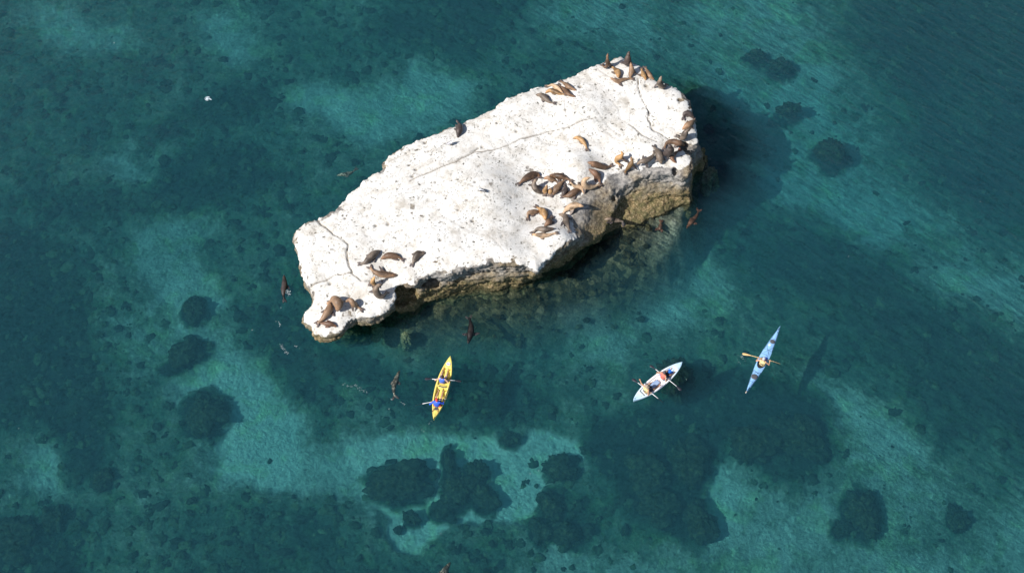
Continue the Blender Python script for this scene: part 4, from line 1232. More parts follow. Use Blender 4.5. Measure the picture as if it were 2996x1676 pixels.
SEALS = [
    ([(1764, 193, .08), (1770, 197, .2), (1777, 191, .35), (1777, 178, .75), (1777, 167, 1.02), (1778, 160, 1.15)], 13, 'brown', 'slim brown sea lion sitting bolt upright at the north tip, left one', {'fl': [(1764, 189), (1786, 196)]}),
    ([(1824, 185, .08), (1833, 187, .22), (1836, 182, .45), (1837, 172, .75), (1838, 163, 1.0), (1840, 155, 1.15)], 21, 'dark', 'burly dark sea lion sitting upright on the highest north tip, back to the camera', {'male': 1, 'fl': [(1826, 188), (1850, 186)]}),
    ([(1844, 226, .06), (1846, 217, .2), (1848, 206, .3), (1847, 196, .5), (1846, 188, .62)], 17, 'tan', 'tan sea lion propped up just below the burly dark one'),
    ([(1793, 197, .10), (1799, 203), (1808, 210), (1809, 218), (1809, 226, .2)], 17, 'golden', 'golden sea lion curled between the upright pair and the belly-up one', {'fl': [(1788, 211), (1811, 229)]}),
    ([(1846, 231, .06), (1838, 231), (1824, 233), (1808, 238), (1798, 235, .2), (1788, 229, .15)], 13, 'tan', 'reddish tan sea lion stretched flat across, muzzle pointing left, near the north tip', {'fl': [(1821, 253), (1800, 228)]}),
    ([(1878, 205), (1881, 214), (1886, 224), (1889, 233)], 13, 'golden', 'golden sea lion lying left of its neighbour on the north-east rim', {'fl': [(1864, 218), (1893, 228)]}),
    ([(1890, 202), (1896, 212), (1903, 224), (1912, 232)], 14, 'tan', 'tan sea lion on the very north-east edge, right one of two side by side'),
    ([(1948, 248, .15), (1944, 253), (1936, 253, .32), (1930, 245, .5), (1931, 236, .8), (1934, 227, 1.0)], 19, 'grey', 'grey-brown sea lion sitting with head high on the east rim', {'fl': [(1912, 257), (1944, 240)]}),
    ([(1643, 240), (1655, 247), (1668, 257), (1683, 264)], 14, 'tan', 'tan sea lion lying apart at the upper right of the group by the north rim'),
    ([(1604, 252), (1616, 249), (1632, 258), (1645, 270)], 13, 'pale', 'pale fawn sea lion on top of the huddle by the north rim'),
    ([(1648, 276), (1635, 274), (1620, 267), (1607, 265), (1598, 271)], 14, 'golden', 'golden sea lion at the lower left of the huddle, head to the left'),
    ([(1637, 251), (1651, 262), (1666, 277), (1681, 283)], 13, 'brown', 'brown sea lion in the middle of the huddle, tail pointing down right'),
    ([(1616, 301, .06), (1607, 298), (1595, 287), (1583, 279), (1571, 278)], 18, 'grey', 'sleek grey sea lion alone below the huddle, nose to the left'),
    ([(1342, 361, .12), (1345, 370), (1343, 384), (1340, 399)], 21, 'dark', 'very dark wet sea lion alone on the long north-west rim', {'fl': [(1328, 376), (1333, 364)]}),
    ([(2000, 343), (2002, 334), (2012, 331), (2022, 337), (2028, 345)], 17, 'dark', 'dark brown sea lion curled on the east edge, uppermost of three there'),
    ([(2031, 353), (2023, 360), (2009, 369), (1999, 377)], 20, 'tan', 'plump tan sea lion on the east edge below the dark curled one'),
    ([(1984, 399, .15), (1989, 404), (1999, 403, .3), (2003, 393, .55), (2009, 384, .8), (2017, 379, .9)], 20, 'grey', 'grey-brown sea lion sitting beside the brown stain on the east edge', {'fl': [(1988, 392), (2010, 398)]}),
    ([(1945, 431), (1951, 419), (1968, 414), (1988, 419), (2002, 425)], 18, 'brown', 'big chocolate-brown sea lion arched along the crack at the south-east corner'),
    ([(1938, 447, .2), (1947, 450, .38), (1955, 446, .6), (1962, 439, .85), (1962, 431, 1.05), (1958, 426, 1.1)], 24, 'dark', 'bull sea lion with shaggy dark mane sitting up at the south-east corner', {'male': 1, 'fl': [(1953, 466), (1970, 462)]}),
    ([(1985, 442), (1975, 449), (1966, 460), (1969, 468), (1976, 475)], 13, 'red', 'small rusty-red sea lion on the pale corner block'),
    ([(1917, 433), (1926, 447), (1931, 461), (1934, 476)], 23, 'grey', 'large grey sea lion lying head-down beside the bull', {'fl': [(1917, 473), (1948, 470)]}),
    ([(1914, 447, .2), (1909, 458, .3), (1897, 467, .42), (1885, 471, .5), (1874, 474, .5), (1866, 480, .35)], 17, 'grey', 'grey sea lion standing on its flippers with lowered head at the south edge', {'fl': [(1894, 492), (1881, 455, .2)]}),
    ([(1812, 481, .1), (1804, 474), (1806, 464, .35), (1816, 459, .52), (1821, 452, .72), (1819, 446, .8)], 17, 'golden', 'fluffy golden-brown sea lion curled up and looking back, dark eyes showing', {'fl': [(1830, 472), (1842, 478)]}),
    ([(1830, 503, .05), (1834, 496, .2), (1842, 486, .35), (1849, 474, .55), (1847, 462, .7)], 15, 'golden', 'golden sea lion climbing over the south edge with its neck stretched up', {'fl': [(1866, 498), (1836, 480)]}),
    ([(1716, 434), (1713, 424), (1704, 412), (1690, 403), (1679, 405)], 14, 'golden', 'golden sea lion alone in the middle of the white top'),
    ([(1785, 487), (1774, 490), (1758, 487), (1737, 479), (1723, 476)], 20, 'brown', 'glossy brown sea lion alone near the south edge, grey flipper folded', {'fl': [(1728, 487), (1752, 484, .3)]}),
    ([(1755, 534), (1752, 521), (1742, 508), (1734, 502), (1726, 497)], 19, 'red', 'rust-brown sea lion bent like a bow above the brown cliff'),
    ([(1750, 541, .15), (1737, 547), (1720, 547), (1709, 538, .4), (1711, 526, .6), (1723, 521, .6)], 19, 'pale', 'pale fawn sea lion curled in a hook, dark shadow inside the curl'),
    ([(1522, 535), (1535, 524), (1552, 514), (1568, 509), (1578, 514)], 22, 'brown', 'big sleek brown sea lion at the left end of the central pile', {'fl': [(1589, 521), (1558, 534)]}),
    ([(1629, 532), (1614, 524), (1602, 520), (1593, 522)], 13, 'tan', 'small tan sea lion lying flat along the upper edge of the central pile'),
    ([(1666, 527), (1652, 519), (1636, 515), (1611, 513)], 18, 'brown', 'mottled brown sea lion at the top of the central pile'),
    ([(1592, 563), (1580, 563), (1567, 553, .35), (1562, 540, .5), (1566, 529, .75), (1571, 525, .8)], 18, 'grey', 'grey-backed sea lion with a golden head raised at the left of the pile', {'fl': [(1545, 540), (1588, 548)]}),
    ([(1593, 567, .1), (1594, 558, .25), (1598, 550, .4), (1600, 544, .5)], 12, 'golden', 'young golden sea lion squeezed into the pile, face up, left one of two pups'),
    ([(1609, 568, .1), (1610, 561, .22), (1612, 554, .3)], 13, 'golden', 'young golden-brown sea lion, right one of the two pups at the foot of the pile'),
    ([(1648, 529), (1637, 541), (1626, 556), (1615, 570)], 19, 'tan', 'tan and black sea lion slanting through the middle of the pile, nose down'),
    ([(1653, 544), (1656, 554), (1650, 564), (1645, 574)], 15, 'dark', 'small blackish sea lion wedged in the pile'),
    ([(1671, 535, .25), (1681, 545), (1695, 548), (1705, 554), (1707, 564)], 14, 'pale', 'cream-coloured sea lion curving round the right of the pile', {}),
    ([(1650, 575), (1663, 572), (1679, 563), (1696, 554)], 20, 'brown', 'brown sea lion at the foot of the pile, head resting to the right'),
    ([(1544, 636), (1546, 624), (1560, 620), (1578, 618)], 15, 'tan', 'tan sea lion at the left of the lower south group, tail hanging down', {}),
    ([(1573, 608), (1586, 615), (1594, 628), (1596, 641)], 20, 'golden', 'rich golden sea lion lying downwards in the lower south group'),
    ([(1614, 638), (1605, 650), (1595, 660)], 17, 'brown', 'brown sea lion tucked under the golden one in the lower south group'),
    ([(1562, 678), (1574, 670), (1597, 671), (1618, 669)], 17, 'grey', 'grey-brown sea lion with a shiny folded flipper in the lower south group'),
    ([(1623, 682, .08), (1601, 688), (1581, 688), (1559, 686)], 14, 'pale', 'fawn sea lion, lowest one of the lower south group'),
    ([(1648, 624), (1656, 614), (1671, 604, .35), (1687, 600, .5), (1703, 603, .55)], 20, 'pale', 'large fawn sea lion rearing towards the brown cliff edge', {'fl': [(1668, 630), (1648, 606)]}),
    ([(1665, 672), (1661, 659), (1657, 645), (1652, 632), (1638, 627)], 18, 'grey', 'dark grey sea lion lying straight down the south slope', {'fl': [(1640, 662), (1674, 640)]}),
    ([(1822, 648), (1800, 644), (1785, 640), (1772, 642)], 15, 'grey', 'grey sea lion climbing out of the water on the brown ledge', {'fl': [(1786, 655), (1774, 652)]}),
    ([(1058, 771), (1069, 767), (1081, 755), (1097, 741), (1110, 735)], 22, 'grey', 'grey-brown sea lion, leftmost of three in a row on the west part'),
    ([(1174, 757), (1163, 750), (1148, 747), (1130, 749), (1118, 756)], 19, 'brown', 'brown sea lion with pale shoulder, middle of three in a row on the west part', {'fl': [(1166, 762), (1140, 744, .3)]}),
    ([(1208, 770), (1214, 756), (1223, 743), (1240, 740)], 20, 'grey', 'smooth grey sea lion, rightmost of three in a row on the west part'),
    ([(1086, 786), (1096, 796), (1117, 802), (1138, 804), (1157, 805)], 20, 'tan', 'tan-brown sea lion below the row, a grey flipper raised behind it', {'fl': [(1108, 778, .15), (1090, 800)], 'splay': 0.6}),
    ([(1102, 834, .12), (1095, 830, .25), (1091, 821, .45), (1096, 811, .72)], 13, 'golden', 'small golden sea lion peering over the curled bull on the west part'),
    ([(1129, 858, .2), (1121, 867, .28), (1108, 864, .4), (1100, 850, .7), (1104, 837, .95), (1115, 833, .95)], 21, 'grey', 'grey bull sea lion curled with its head thrown back above the small lobe', {'male': 1, 'fl': [(1078, 855), (1112, 872)]}),
    ([(966, 882, .15), (978, 876, .4), (989, 885, .5), (990, 896, .4), (988, 906, .25)], 29, 'tan', 'bulky tan and brown sea lion, humped back in the middle of the small lobe'),
    ([(933, 942, .08), (944, 932), (956, 916), (965, 898), (961, 884)], 21, 'tan', 'brown spotted sea lion lying along the small lobe, both fore flippers spread', {'fl': [(938, 914), (978, 925)], 'splay': 0.6}),
    ([(1053, 902, .1), (1042, 895), (1033, 886, .4), (1024, 877, .5), (1014, 881, .45)], 16, 'tan', 'small tan sea lion walking at the right of the lobe, throwing a big shadow'),
    ([(938, 945), (954, 946), (969, 948), (983, 954)], 15, 'red', 'rusty sea lion, lowest one on the small lobe near its south tip'),
    # in the water
    ([(831, 873, -.1), (829, 858), (832, 836), (832, 820), (831, 808, .02)], 17, 'dark', 'dark grey sea lion swimming at the surface left of the islet', {'on': -0.05, 'group': 'sea lions swimming', 'fl': [(822, 848), (847, 846)]}),
    ([(1374, 934), (1377, 945), (1378, 958), (1377, 972), (1374, 988), (1370, 1001)], 20, 'wet', 'black sea lion swimming with both flippers spread, below the cliff', {'on': -0.15, 'group': 'sea lions swimming', 'fl': [(1352, 977), (1404, 974)], 'splay': 0.7}),
    ([(1155, 1157), (1152, 1143), (1153, 1127), (1159, 1110), (1163, 1099), (1168, 1087)], 15, 'mottle', 'dappled grey sea lion swimming left of the yellow kayak', {'on': -0.4, 'group': 'sea lions swimming', 'fl': [(1142, 1124), (1171, 1125)], 'splay': 0.7}),
    ([(1276, 1706), (1284, 1692), (1296, 1678), (1306, 1662), (1315, 1648)], 19, 'mottle', 'grey sea lion under water, cut off by the bottom edge of the picture', {'on': -0.8, 'group': 'sea lions swimming', 'fl': [(1283, 1675), (1312, 1680)]}),
    ([(1960, 588), (1970, 590), (1983, 592), (1993, 594), (2003, 596)], 14, 'red', 'reddish sea lion swimming over the shallow ledge at the east end', {'on': -0.12, 'group': 'sea lions swimming', 'fl': [(1970, 602), (1975, 584)]}),
    ([(2043, 620), (2038, 632), (2031, 641), (2022, 650), (2011, 665)], 16, 'red', 'reddish sea lion swimming away from the east end in open water', {'on': -0.18, 'group': 'sea lions swimming', 'fl': [(2021, 638), (2040, 655)], 'splay': 0.6}),
    ([(1934, 652), (1933, 662), (1931, 670)], 13, 'red', 'small rusty sea lion facing up in the green shallows', {'on': -0.25, 'group': 'sea lions swimming', 'fl': [(1916, 674), (1938, 680)]}),
    ([(1038, 498), (1029, 505), (1015, 510), (1002, 511), (989, 513)], 13, 'mottle', 'pale grey sea lion deep under water off the north-west rim', {'on': -1.3, 'group': 'sea lions swimming'}),
]
for s_ in SEALS:
    sea_lion(s_)

# ------------------------------------------------------------------ kayaks
def frame_of(bow, stern, z=0.22):
    b = at(bow[0], bow[1], z + 0.08)
    s = at(stern[0], stern[1], z)
    c = (b + s) / 2
    c[2] = 0
    ang = math.atan2(b[1] - s[1], b[0] - s[0])
    return c, ang, float(np.hypot(*(b - s)[:2]))


def hull(L, Wd, p, q, sheer0, rise, draft, dfn, ns=120, nd=36, nb=16, fine=None):
    s = np.linspace(-1, 1, ns)
    s = np.sign(s) * (1 - (1 - np.abs(s)) ** 1.08)
    V, F = [], []
    nr = nd + nb
    for si in s:
        hw = Wd / 2 * max(1 - abs(si) ** p, 0) ** q + 0.012
        sh = sheer0 + rise * abs(si) ** 3
        v = np.linspace(-1, 1, nd)
        z = sh + dfn(np.full(nd, si), v, hw)
        V += [(si * L / 2, a * hw, b) for a, b in zip(v, z)]
        dr = draft * (1 - abs(si) ** 4)
        th = np.linspace(0, math.pi, nb + 2)[1:-1]
        for t in th:
            V.append((si * L / 2 * (1 - 0.02 * math.sin(t)), math.cos(t) * hw * (1.0 if abs(math.cos(t)) > .7 else .98), sh - 0.02 - (sh - 0.02 + dr) * math.sin(t) ** 0.7))
    for i in range(ns - 1):
        for j in range(nr):
            a, b = i * nr + j, i * nr + (j + 1) % nr
            F.append((a, a + nr, b + nr, b))
    F.append(tuple(range(nr)))
    F.append(tuple(range((ns - 1) * nr, ns * nr))[::-1])
    return V, F


def disc(r, h, n=28, z0=0.0, dome=0.2, ribs=0):
    V, F = [], []
    for (rr_, z) in ((r, 0), (r, h * 0.6), (r * 0.93, h), (r * 0.55, h * (1 + dome))):
        for i in range(n):
            a = 2 * math.pi * i / n
            zz = z + (0.006 * math.cos(ribs * a) if ribs and rr_ < r else 0)
            V.append((rr_ * math.cos(a), rr_ * math.sin(a), z0 + zz))
    for k_ in range(3):
        for i in range(n):
            j = (i + 1) % n
            F.append((k_ * n + i, k_ * n + j, (k_ + 1) * n + j, (k_ + 1) * n + i))
    F.append(tuple(range(3 * n, 4 * n)))
    return V, F


def tube(path, r, n=6):
    P = np.asarray(path, float)
    V, F = [], []
    rs = r if hasattr(r, '__len__') else [r] * len(P)
    for i, p in enumerate(P):
        t = P[min(i + 1, len(P) - 1)] - P[max(i - 1, 0)]
        t /= np.linalg.norm(t) + 1e-9
        u = np.cross(t, [0, 0, 1.0])
        if np.linalg.norm(u) < 1e-3:
            u = np.array([1.0, 0, 0])
        u /= np.linalg.norm(u)
        w = np.cross(u, t)
        for k_ in range(n):
            a = 2 * math.pi * k_ / n
            V.append(tuple(p + rs[i] * (math.cos(a) * u + math.sin(a) * w)))
    for i in range(len(P) - 1):
        for k_ in range(n):
            j = (k_ + 1) % n
            F.append((i * n + k_, i * n + j, (i + 1) * n + j, (i + 1) * n + k_))
    F.append(tuple(range(n))[::-1])
    F.append(tuple(range((len(P) - 1) * n, len(P) * n)))
    return V, F


def join(parts):
    V, F = [], []
    for v, f in parts:
        o_ = len(V)
        V += list(v)
        F += [tuple(i + o_ for i in q) for q in f]
    return V, F


def move(vf, d, rz=0.0):
    c, s = math.cos(rz), math.sin(rz)
    return [(x * c - y * s + d[0], x * s + y * c + d[1], z + d[2]) for x, y, z in vf[0]], vf[1]


def empty(name, loc, rz, label, cat, group=None):
    o = bpy.data.objects.new(name, None)
    o.empty_display_size = 0.3
    COL.objects.link(o)
    o.location = [float(v) for v in loc]
    o.rotation_euler = (0, 0, rz)
    o['label'] = label
    o['category'] = cat
    if group:
        o['group'] = group
    return o


def part(name, vf, mat, parent, smooth_shade=True, label=None):
    me = new_mesh(name, vf[0], vf[1] if not isinstance(vf[1], np.ndarray) else vf[1], smooth_shade, mat)
    return obj(name, me, parent, label)


def lettering(name, text, size, mat, parent, loc, rz, tilt=0.0):
    cu = bpy.data.curves.new(name, 'FONT')
    cu.body = text
    cu.size = size
    cu.extrude = 0.002
    cu.align_x = 'CENTER'
    cu.align_y = 'CENTER'
    cu.offset = 0.003
    o = bpy.data.objects.new(name, cu)
    me = bpy.data.meshes.new_from_object(o)
    bpy.data.objects.remove(o)
    bpy.data.curves.remove(cu)
    me.materials.clear()
    me.materials.append(mat)
    o = obj(name, me, parent)
    o.location = loc
    o.rotation_euler = (tilt, 0, rz)
    return o


m_yellow = plain('yellow_polyethylene', (0.86, 0.70, 0.17), 0.38, 0.10, 5)
m_grey = plain('grey_rubber', (0.085, 0.085, 0.095), 0.7, 0.3, 20)
m_black = plain('black_rubber', (0.015, 0.016, 0.02), 0.5, 0.3, 20)
m_white = plain('white_vinyl', (0.80, 0.80, 0.80), 0.4, 0.05, 6)
m_shaft = plain('white_aluminium_shaft', (0.82, 0.82, 0.83), 0.3, 0.05, 9)
m_blade = plain('black_nylon_blade', (0.045, 0.042, 0.055), 0.32, 0.4, 6)
m_redink = plain('dark_red_print', (0.16, 0.015, 0.03), 0.5)
m_purple = plain('purple_print', (0.22, 0.10, 0.35), 0.5)
m_green = plain('green_scupper_plug', (0.25, 0.50, 0.05), 0.5)
m_blue_k = plain('light_blue_polyethylene', (0.27, 0.50, 0.80), 0.35, 0.08, 5)
m_navy = plain('navy_nylon', (0.03, 0.07, 0.42), 0.6)
m_wood = plain('varnished_wood', (0.78, 0.53, 0.24), 0.3, 0.25, 14)
m_line = plain('dark_deck_cord', (0.02, 0.04, 0.10), 0.7)
m_royal = plain('royal_blue_patch', (0.02, 0.16, 0.60), 0.35)
m_pad = plain('grey_blue_pad', (0.27, 0.37, 0.55), 0.8)
M = Mat('white_and_ice_blue_polyethylene')
oc = M.n('ShaderNodeTexCoord').outputs['Object']
sx_ = M.n('ShaderNodeSeparateXYZ', i_0=oc).outputs
xx = M.math('ABSOLUTE', M.math('ADD', M.math('SUBTRACT', sx_[0], -0.05), M.math('MULTIPLY', M.math('SUBTRACT', M.noise(oc, 2.5, 3, 0.5), 0.5), 0.5)))
c = M.ramp(M.math('DIVIDE', xx, 2.1), [(0.35, (0.84, 0.84, 0.85)), (0.65, (0.62, 0.76, 0.86)), (0.98, (0.45, 0.68, 0.86))])
M.bsdf(c, 0.35)
m_ice = M.m


def sst(a, b, x):
    return smooth(a, b, x)


def bandf(f, a, b, e=0.012):
    return sst(a - e, a + e, f) * (1 - sst(b - e, b + e, f))


# --- the yellow tandem
c_, ang_, L_ = frame_of((1318, 1043), (1269, 1227))
YK = empty('tandem_kayak', c_, ang_, 'yellow two-seat sit-on-top kayak with grey rear hatch and red lettering', 'kayak')


def yellow_deck(s, v, hw):
    f = (1 - s) / 2
    av = np.abs(v)
    z = 0.035 * (1 - av ** 2)
    inner = 1 - sst(0.66, 0.80, av)
    z = z - 0.03 * inner * bandf(f, 0.08, 0.93, 0.03)
    foot = bandf(f, 0.185, 0.36) + bandf(f, 0.50, 0.69)
    seat = bandf(f, 0.34, 0.46) + bandf(f, 0.675, 0.80)
    ridge = 1 - 0.85 * (1 - sst(0.16, 0.28, av)) * foot
    z = z - 0.15 * inner * np.clip(foot, 0, 1) * ridge - 0.10 * inner * np.clip(seat, 0, 1)
    for fc in (0.22, 0.26, 0.30, 0.54, 0.58, 0.62):
        z = z + 0.03 * np.exp(-((f - fc) / 0.006) ** 2) * inner * sst(0.3, 0.4, av)
    z = z - 0.07 * np.exp(-((f - 0.835) / 0.026) ** 2) * (1 - sst(0.3, 0.5, av))
    return z


part('hull', hull(L_, 0.84, 2.1, 0.92, 0.30, 0.07, 0.12, yellow_deck), m_yellow, YK)


def fx(f):
    return L_ / 2 - f * L_


part('hatch_cover', move(disc(0.145, 0.03, ribs=6), (fx(0.838), 0.0, 0.26)), m_grey, YK)
part('sticker', move(disc(0.13, 0.004, dome=0.1), (fx(0.125), 0.0, 0.352)), m_white, YK)
lettering('lettering', 'Ana I', 0.09, m_purple, YK, (fx(0.125), 0, 0.360), -math.pi / 2)
lettering('lettering', 'U-Boat', 0.11, m_redink, YK, (fx(0.872), -0.135, 0.352), 0.26)
lettering('lettering', 'U-Boat', 0.085, m_redink, YK, (fx(0.872), 0.15, 0.352), math.pi - 0.26)
part('strap', tube([(fx(0.495), y, 0.345 - 0.02 * (1 - (y / 0.24) ** 2)) for y in np.linspace(-0.24, 0.24, 9)], 0.035, 8), m_grey, YK)
part('side_rope', tube([(fx(f), -0.405 + 0.06 * abs(f - 0.45) / 0.2, 0.325 + 0.008 * math.sin(f * 300)) for f in np.linspace(0.32, 0.66, 30)], 0.022, 6), m_grey, YK)
m_redfab = plain('faded_red_fabric', (0.62, 0.10, 0.085), 0.8)
sb = cone_body([((fx(0.795), -0.20, 0.31), (fx(0.795), 0.20, 0.31), 0.055, 0.055), ((fx(0.795), -0.20, 0.40), (fx(0.795), 0.20, 0.40), 0.045, 0.045)], 0.02, 0.05)
part('backrest', sb, m_redfab, YK)
for f, y in ((0.47, 0.25), (0.465, -0.12), (0.48, -0.27), (0.545, 0.12), (0.55, -0.14), (0.60, 0.1), (0.865, 0.02), (0.61, -0.12)):
    part('scupper_plug', move(disc(0.018, 0.01, 10), (fx(f), y, 0.335 if abs(y) > .2 or f < .5 else 0.30)), m_green, YK)
part('bow_handle', tube([(fx(0.018), -0.03, 0.385), (fx(0.022), 0, 0.415), (fx(0.018), 0.03, 0.385)], 0.01), m_black, YK)
part('stern_handle', tube([(fx(0.985), -0.03, 0.375), (fx(0.975), 0, 0.405), (fx(0.985), 0.03, 0.375)], 0.01), m_black, YK)

# --- the white and ice-blue tandem
c_, ang_, Lw = frame_of((1996, 1060), (1853, 1172))
WK = empty('tandem_kayak', c_, ang_, 'white and ice-blue two-seat sit-on-top kayak with a royal blue front well', 'kayak')


def white_deck(s, v, hw):
    f = (1 - s) / 2
    av = np.abs(v)
    z = 0.04 * (1 - av ** 2)
    inner = 1 - sst(0.64, 0.80, av)
    foot = bandf(f, 0.16, 0.36) + bandf(f, 0.47, 0.66)
    seat = bandf(f, 0.34, 0.47) + bandf(f, 0.64, 0.82)
    ridge = 1 - 0.8 * (1 - sst(0.14, 0.26, av)) * foot
    z = z - 0.14 * inner * np.clip(foot, 0, 1) * ridge - 0.11 * inner * np.clip(seat, 0, 1)
    for fc in (0.185, 0.21, 0.235, 0.26, 0.285, 0.50, 0.53, 0.56):
        z = z + 0.035 * np.exp(-((f - fc) / 0.006) ** 2) * inner * sst(0.3, 0.4, av)
    return z


part('hull', hull(Lw, 0.86, 2.3, 0.86, 0.29, 0.06, 0.12, white_deck), m_ice, WK)


def fw(f):
    return Lw / 2 - f * Lw


well = [(fw(f), y * (0.24 if f > 0.3 else 0.17 + 0.35 * (f - 0.22)), 0.338 - 0.02 * (1 - abs(y))) for f in np.linspace(0.225, 0.415, 10) for y in np.linspace(-1, 1, 7)]
wf2 = [(i * 7 + j, i * 7 + j + 1, (i + 1) * 7 + j + 1, (i + 1) * 7 + j) for i in range(9) for j in range(6)]
nw = len(well)
part('front_well_liner', (well + [(x, y, z - 0.03) for x, y, z in well], wf2[::-1] + [tuple(i + nw for i in q)[::-1] for q in wf2]), m_royal, WK)
part('hatch_cover', move(disc(0.105, 0.03), (fw(0.312), -0.01, 0.325)), m_black, WK)
part('hatch_cover', move(disc(0.095, 0.03), (fw(0.645), -0.01, 0.30)), m_black, WK)
padv = cone_body([((fw(0.50), y_, 0.325), (fw(0.655), y_ * 1.5, 0.315), 0.022, 0.022) for y_ in (-0.14, -0.105, -0.07, -0.035, 0.0, 0.035, 0.07, 0.105)], 0.016, 0.02)
part('leg_pad', padv, m_pad, WK)
for k_, (f, y) in enumerate(((0.89, 0.10), (0.93, 0.0), (0.87, -0.12), (0.955, 0.03), (0.055, -0.05), (0.07, 0.10), (0.12, -0.17), (0.16, 0.18), (0.44, -0.02))):
    part('rivet', move(disc(0.016, 0.012, 10), (fw(f), y, 0.345 if 0.1 < f < 0.9 else 0.36)), m_navy, WK)
part('decal', tube([(fw(0.56), -0.385, 0.315), (fw(0.49), -0.395, 0.315)], 0.012, 5), m_redink, WK)
part('decal', tube([(fw(0.60), -0.415, 0.285), (fw(0.44), -0.43, 0.285)], 0.014, 5), m_navy, WK)
part('bow_handle', tube([(fw(0.02), -0.04, 0.37), (fw(0.03), 0, 0.40), (fw(0.02), 0.04, 0.37)], 0.012), m_white, WK)
part('stern_handle', tube([(fw(0.975), -0.04, 0.37), (fw(0.965), 0, 0.40), (fw(0.975), 0.04, 0.37)], 0.012), m_grey, WK)

# --- the blue sea kayak
c_, ang_, Lb = frame_of((2283, 954), (2183, 1149))
BK = empty('sea_kayak', c_, ang_, 'long slender light blue sea kayak with two round dark hatches', 'kayak')


def fb_(f):
    return Lb / 2 - f * Lb


def sea_deck(s, v, hw):
    f = (1 - s) / 2
    z = 0.075 * (1 - np.abs(v) ** 1.6) * (1 - 0.3 * np.abs(s))
    x = (f - 0.555) * Lb / 0.40
    y = v * hw / 0.215
    r = np.sqrt(x ** 2 + y ** 2)
    return z - 0.21 * (1 - sst(0.88, 1.02, r))


part('hull', hull(Lb, 0.60, 1.55, 1.0, 0.20, 0.12, 0.10, sea_deck, 170, 44), m_blue_k, BK)
rim = [(fb_(0.555) + 0.41 * math.cos(a), 0.225 * math.sin(a), 0.285) for a in np.linspace(0, 2 * math.pi, 41)]
part('cockpit_rim', tube(rim, 0.018, 8), m_black, BK)
shade_ = [(fb_(0.555) + 0.40 * r_ * math.cos(a), 0.215 * r_ * math.sin(a), 0.262 + 0.03 * (1 - r_)) for r_ in (1.0, 0.6, 0.2) for a in np.linspace(0, 2 * math.pi, 25)[:-1]]
part('cockpit_shade_panel', (shade_, [(k_ * 24 + i, k_ * 24 + (i + 1) % 24, (k_ + 1) * 24 + (i + 1) % 24, (k_ + 1) * 24 + i) for k_ in (0, 1) for i in range(24)] + [tuple(range(48, 72))]), m_black, BK)  # black panel added to stand in for the shade inside the cockpit
part('hatch_cover', move(disc(0.15, 0.035, ribs=8), (fb_(0.235), 0.0, 0.262)), m_grey, BK)
part('hatch_cover', move(disc(0.195, 0.035, ribs=8), (fb_(0.765), 0.0, 0.255)), m_grey, BK)
part('sticker', move(disc(0.072, 0.006, 16), (fb_(0.292), 0.06, 0.272)), m_white, BK)
part('sticker', move(disc(0.062, 0.006, 16), (fb_(0.868), 0.0, 0.268)), m_white, BK)


def dline(pts):
    out = []
    for (f0, v0), (f1, v1) in zip(pts[:-1], pts[1:]):
        for t in np.linspace(0, 1, 7)[:-1]:
            f = f0 + (f1 - f0) * t
            v = v0 + (v1 - v0) * t
            s = 1 - 2 * f
            hw = 0.30 * max(1 - abs(s) ** 1.55, 0) + 0.012
            out.append((fb_(f), v * hw, 0.20 + 0.12 * abs(s) ** 3 + 0.075 * (1 - abs(v) ** 1.6) * (1 - 0.3 * abs(s)) + 0.008))
    return tube(out, 0.0085, 5)


for pts in ([(0.06, 0.8), (0.43, 0.93)], [(0.06, -0.8), (0.43, -0.93)], [(0.68, 0.92), (0.94, 0.8)], [(0.68, -0.92), (0.94, -0.8)],
            [(0.19, 0.9), (0.20, -0.9)], [(0.30, 0.92), (0.44, -0.92)], [(0.30, -0.92), (0.44, 0.92)], [(0.36, 0.93), (0.365, -0.93)], [(0.43, 0.93), (0.44, -0.93)],
            [(0.68, 0.92), (0.72, -0.92)], [(0.68, -0.92), (0.73, 0.92)], [(0.705, 0.9), (0.70, -0.9)], [(0.84, 0.85), (0.845, -0.85)], [(0.075, 0.8), (0.11, -0.8)]):
    part('deck_line', dline(pts), m_line, BK)
bag = cone_body([((fb_(0.475), -0.10, 0.30), (fb_(0.535), -0.16, 0.29), 0.05, 0.05), ((fb_(0.475), -0.16, 0.28), (fb_(0.535), -0.20, 0.27), 0.04, 0.04)], 0.02, 0.04)
part('deck_bag', bag, m_navy, BK)
part('toggle', tube([(fb_(0.985), 0, 0.34), (fb_(1.0), 0.0, 0.33), (fb_(1.012), 0.03, 0.30)], 0.03, 8), plain('scuffed_toggle', (0.5, 0.42, 0.33), 0.7), BK)
part('toggle', tube([(fb_(0.03), -0.02, 0.36), (fb_(0.05), 0.0, 0.37), (fb_(0.07), 0.02, 0.345)], 0.014, 6), m_black, BK)
part('rudder_line', tube([(fb_(0.93), -0.05, 0.325), (fb_(0.955), -0.02, 0.335), (fb_(0.965), 0.03, 0.33)], 0.014, 6), m_black, BK)


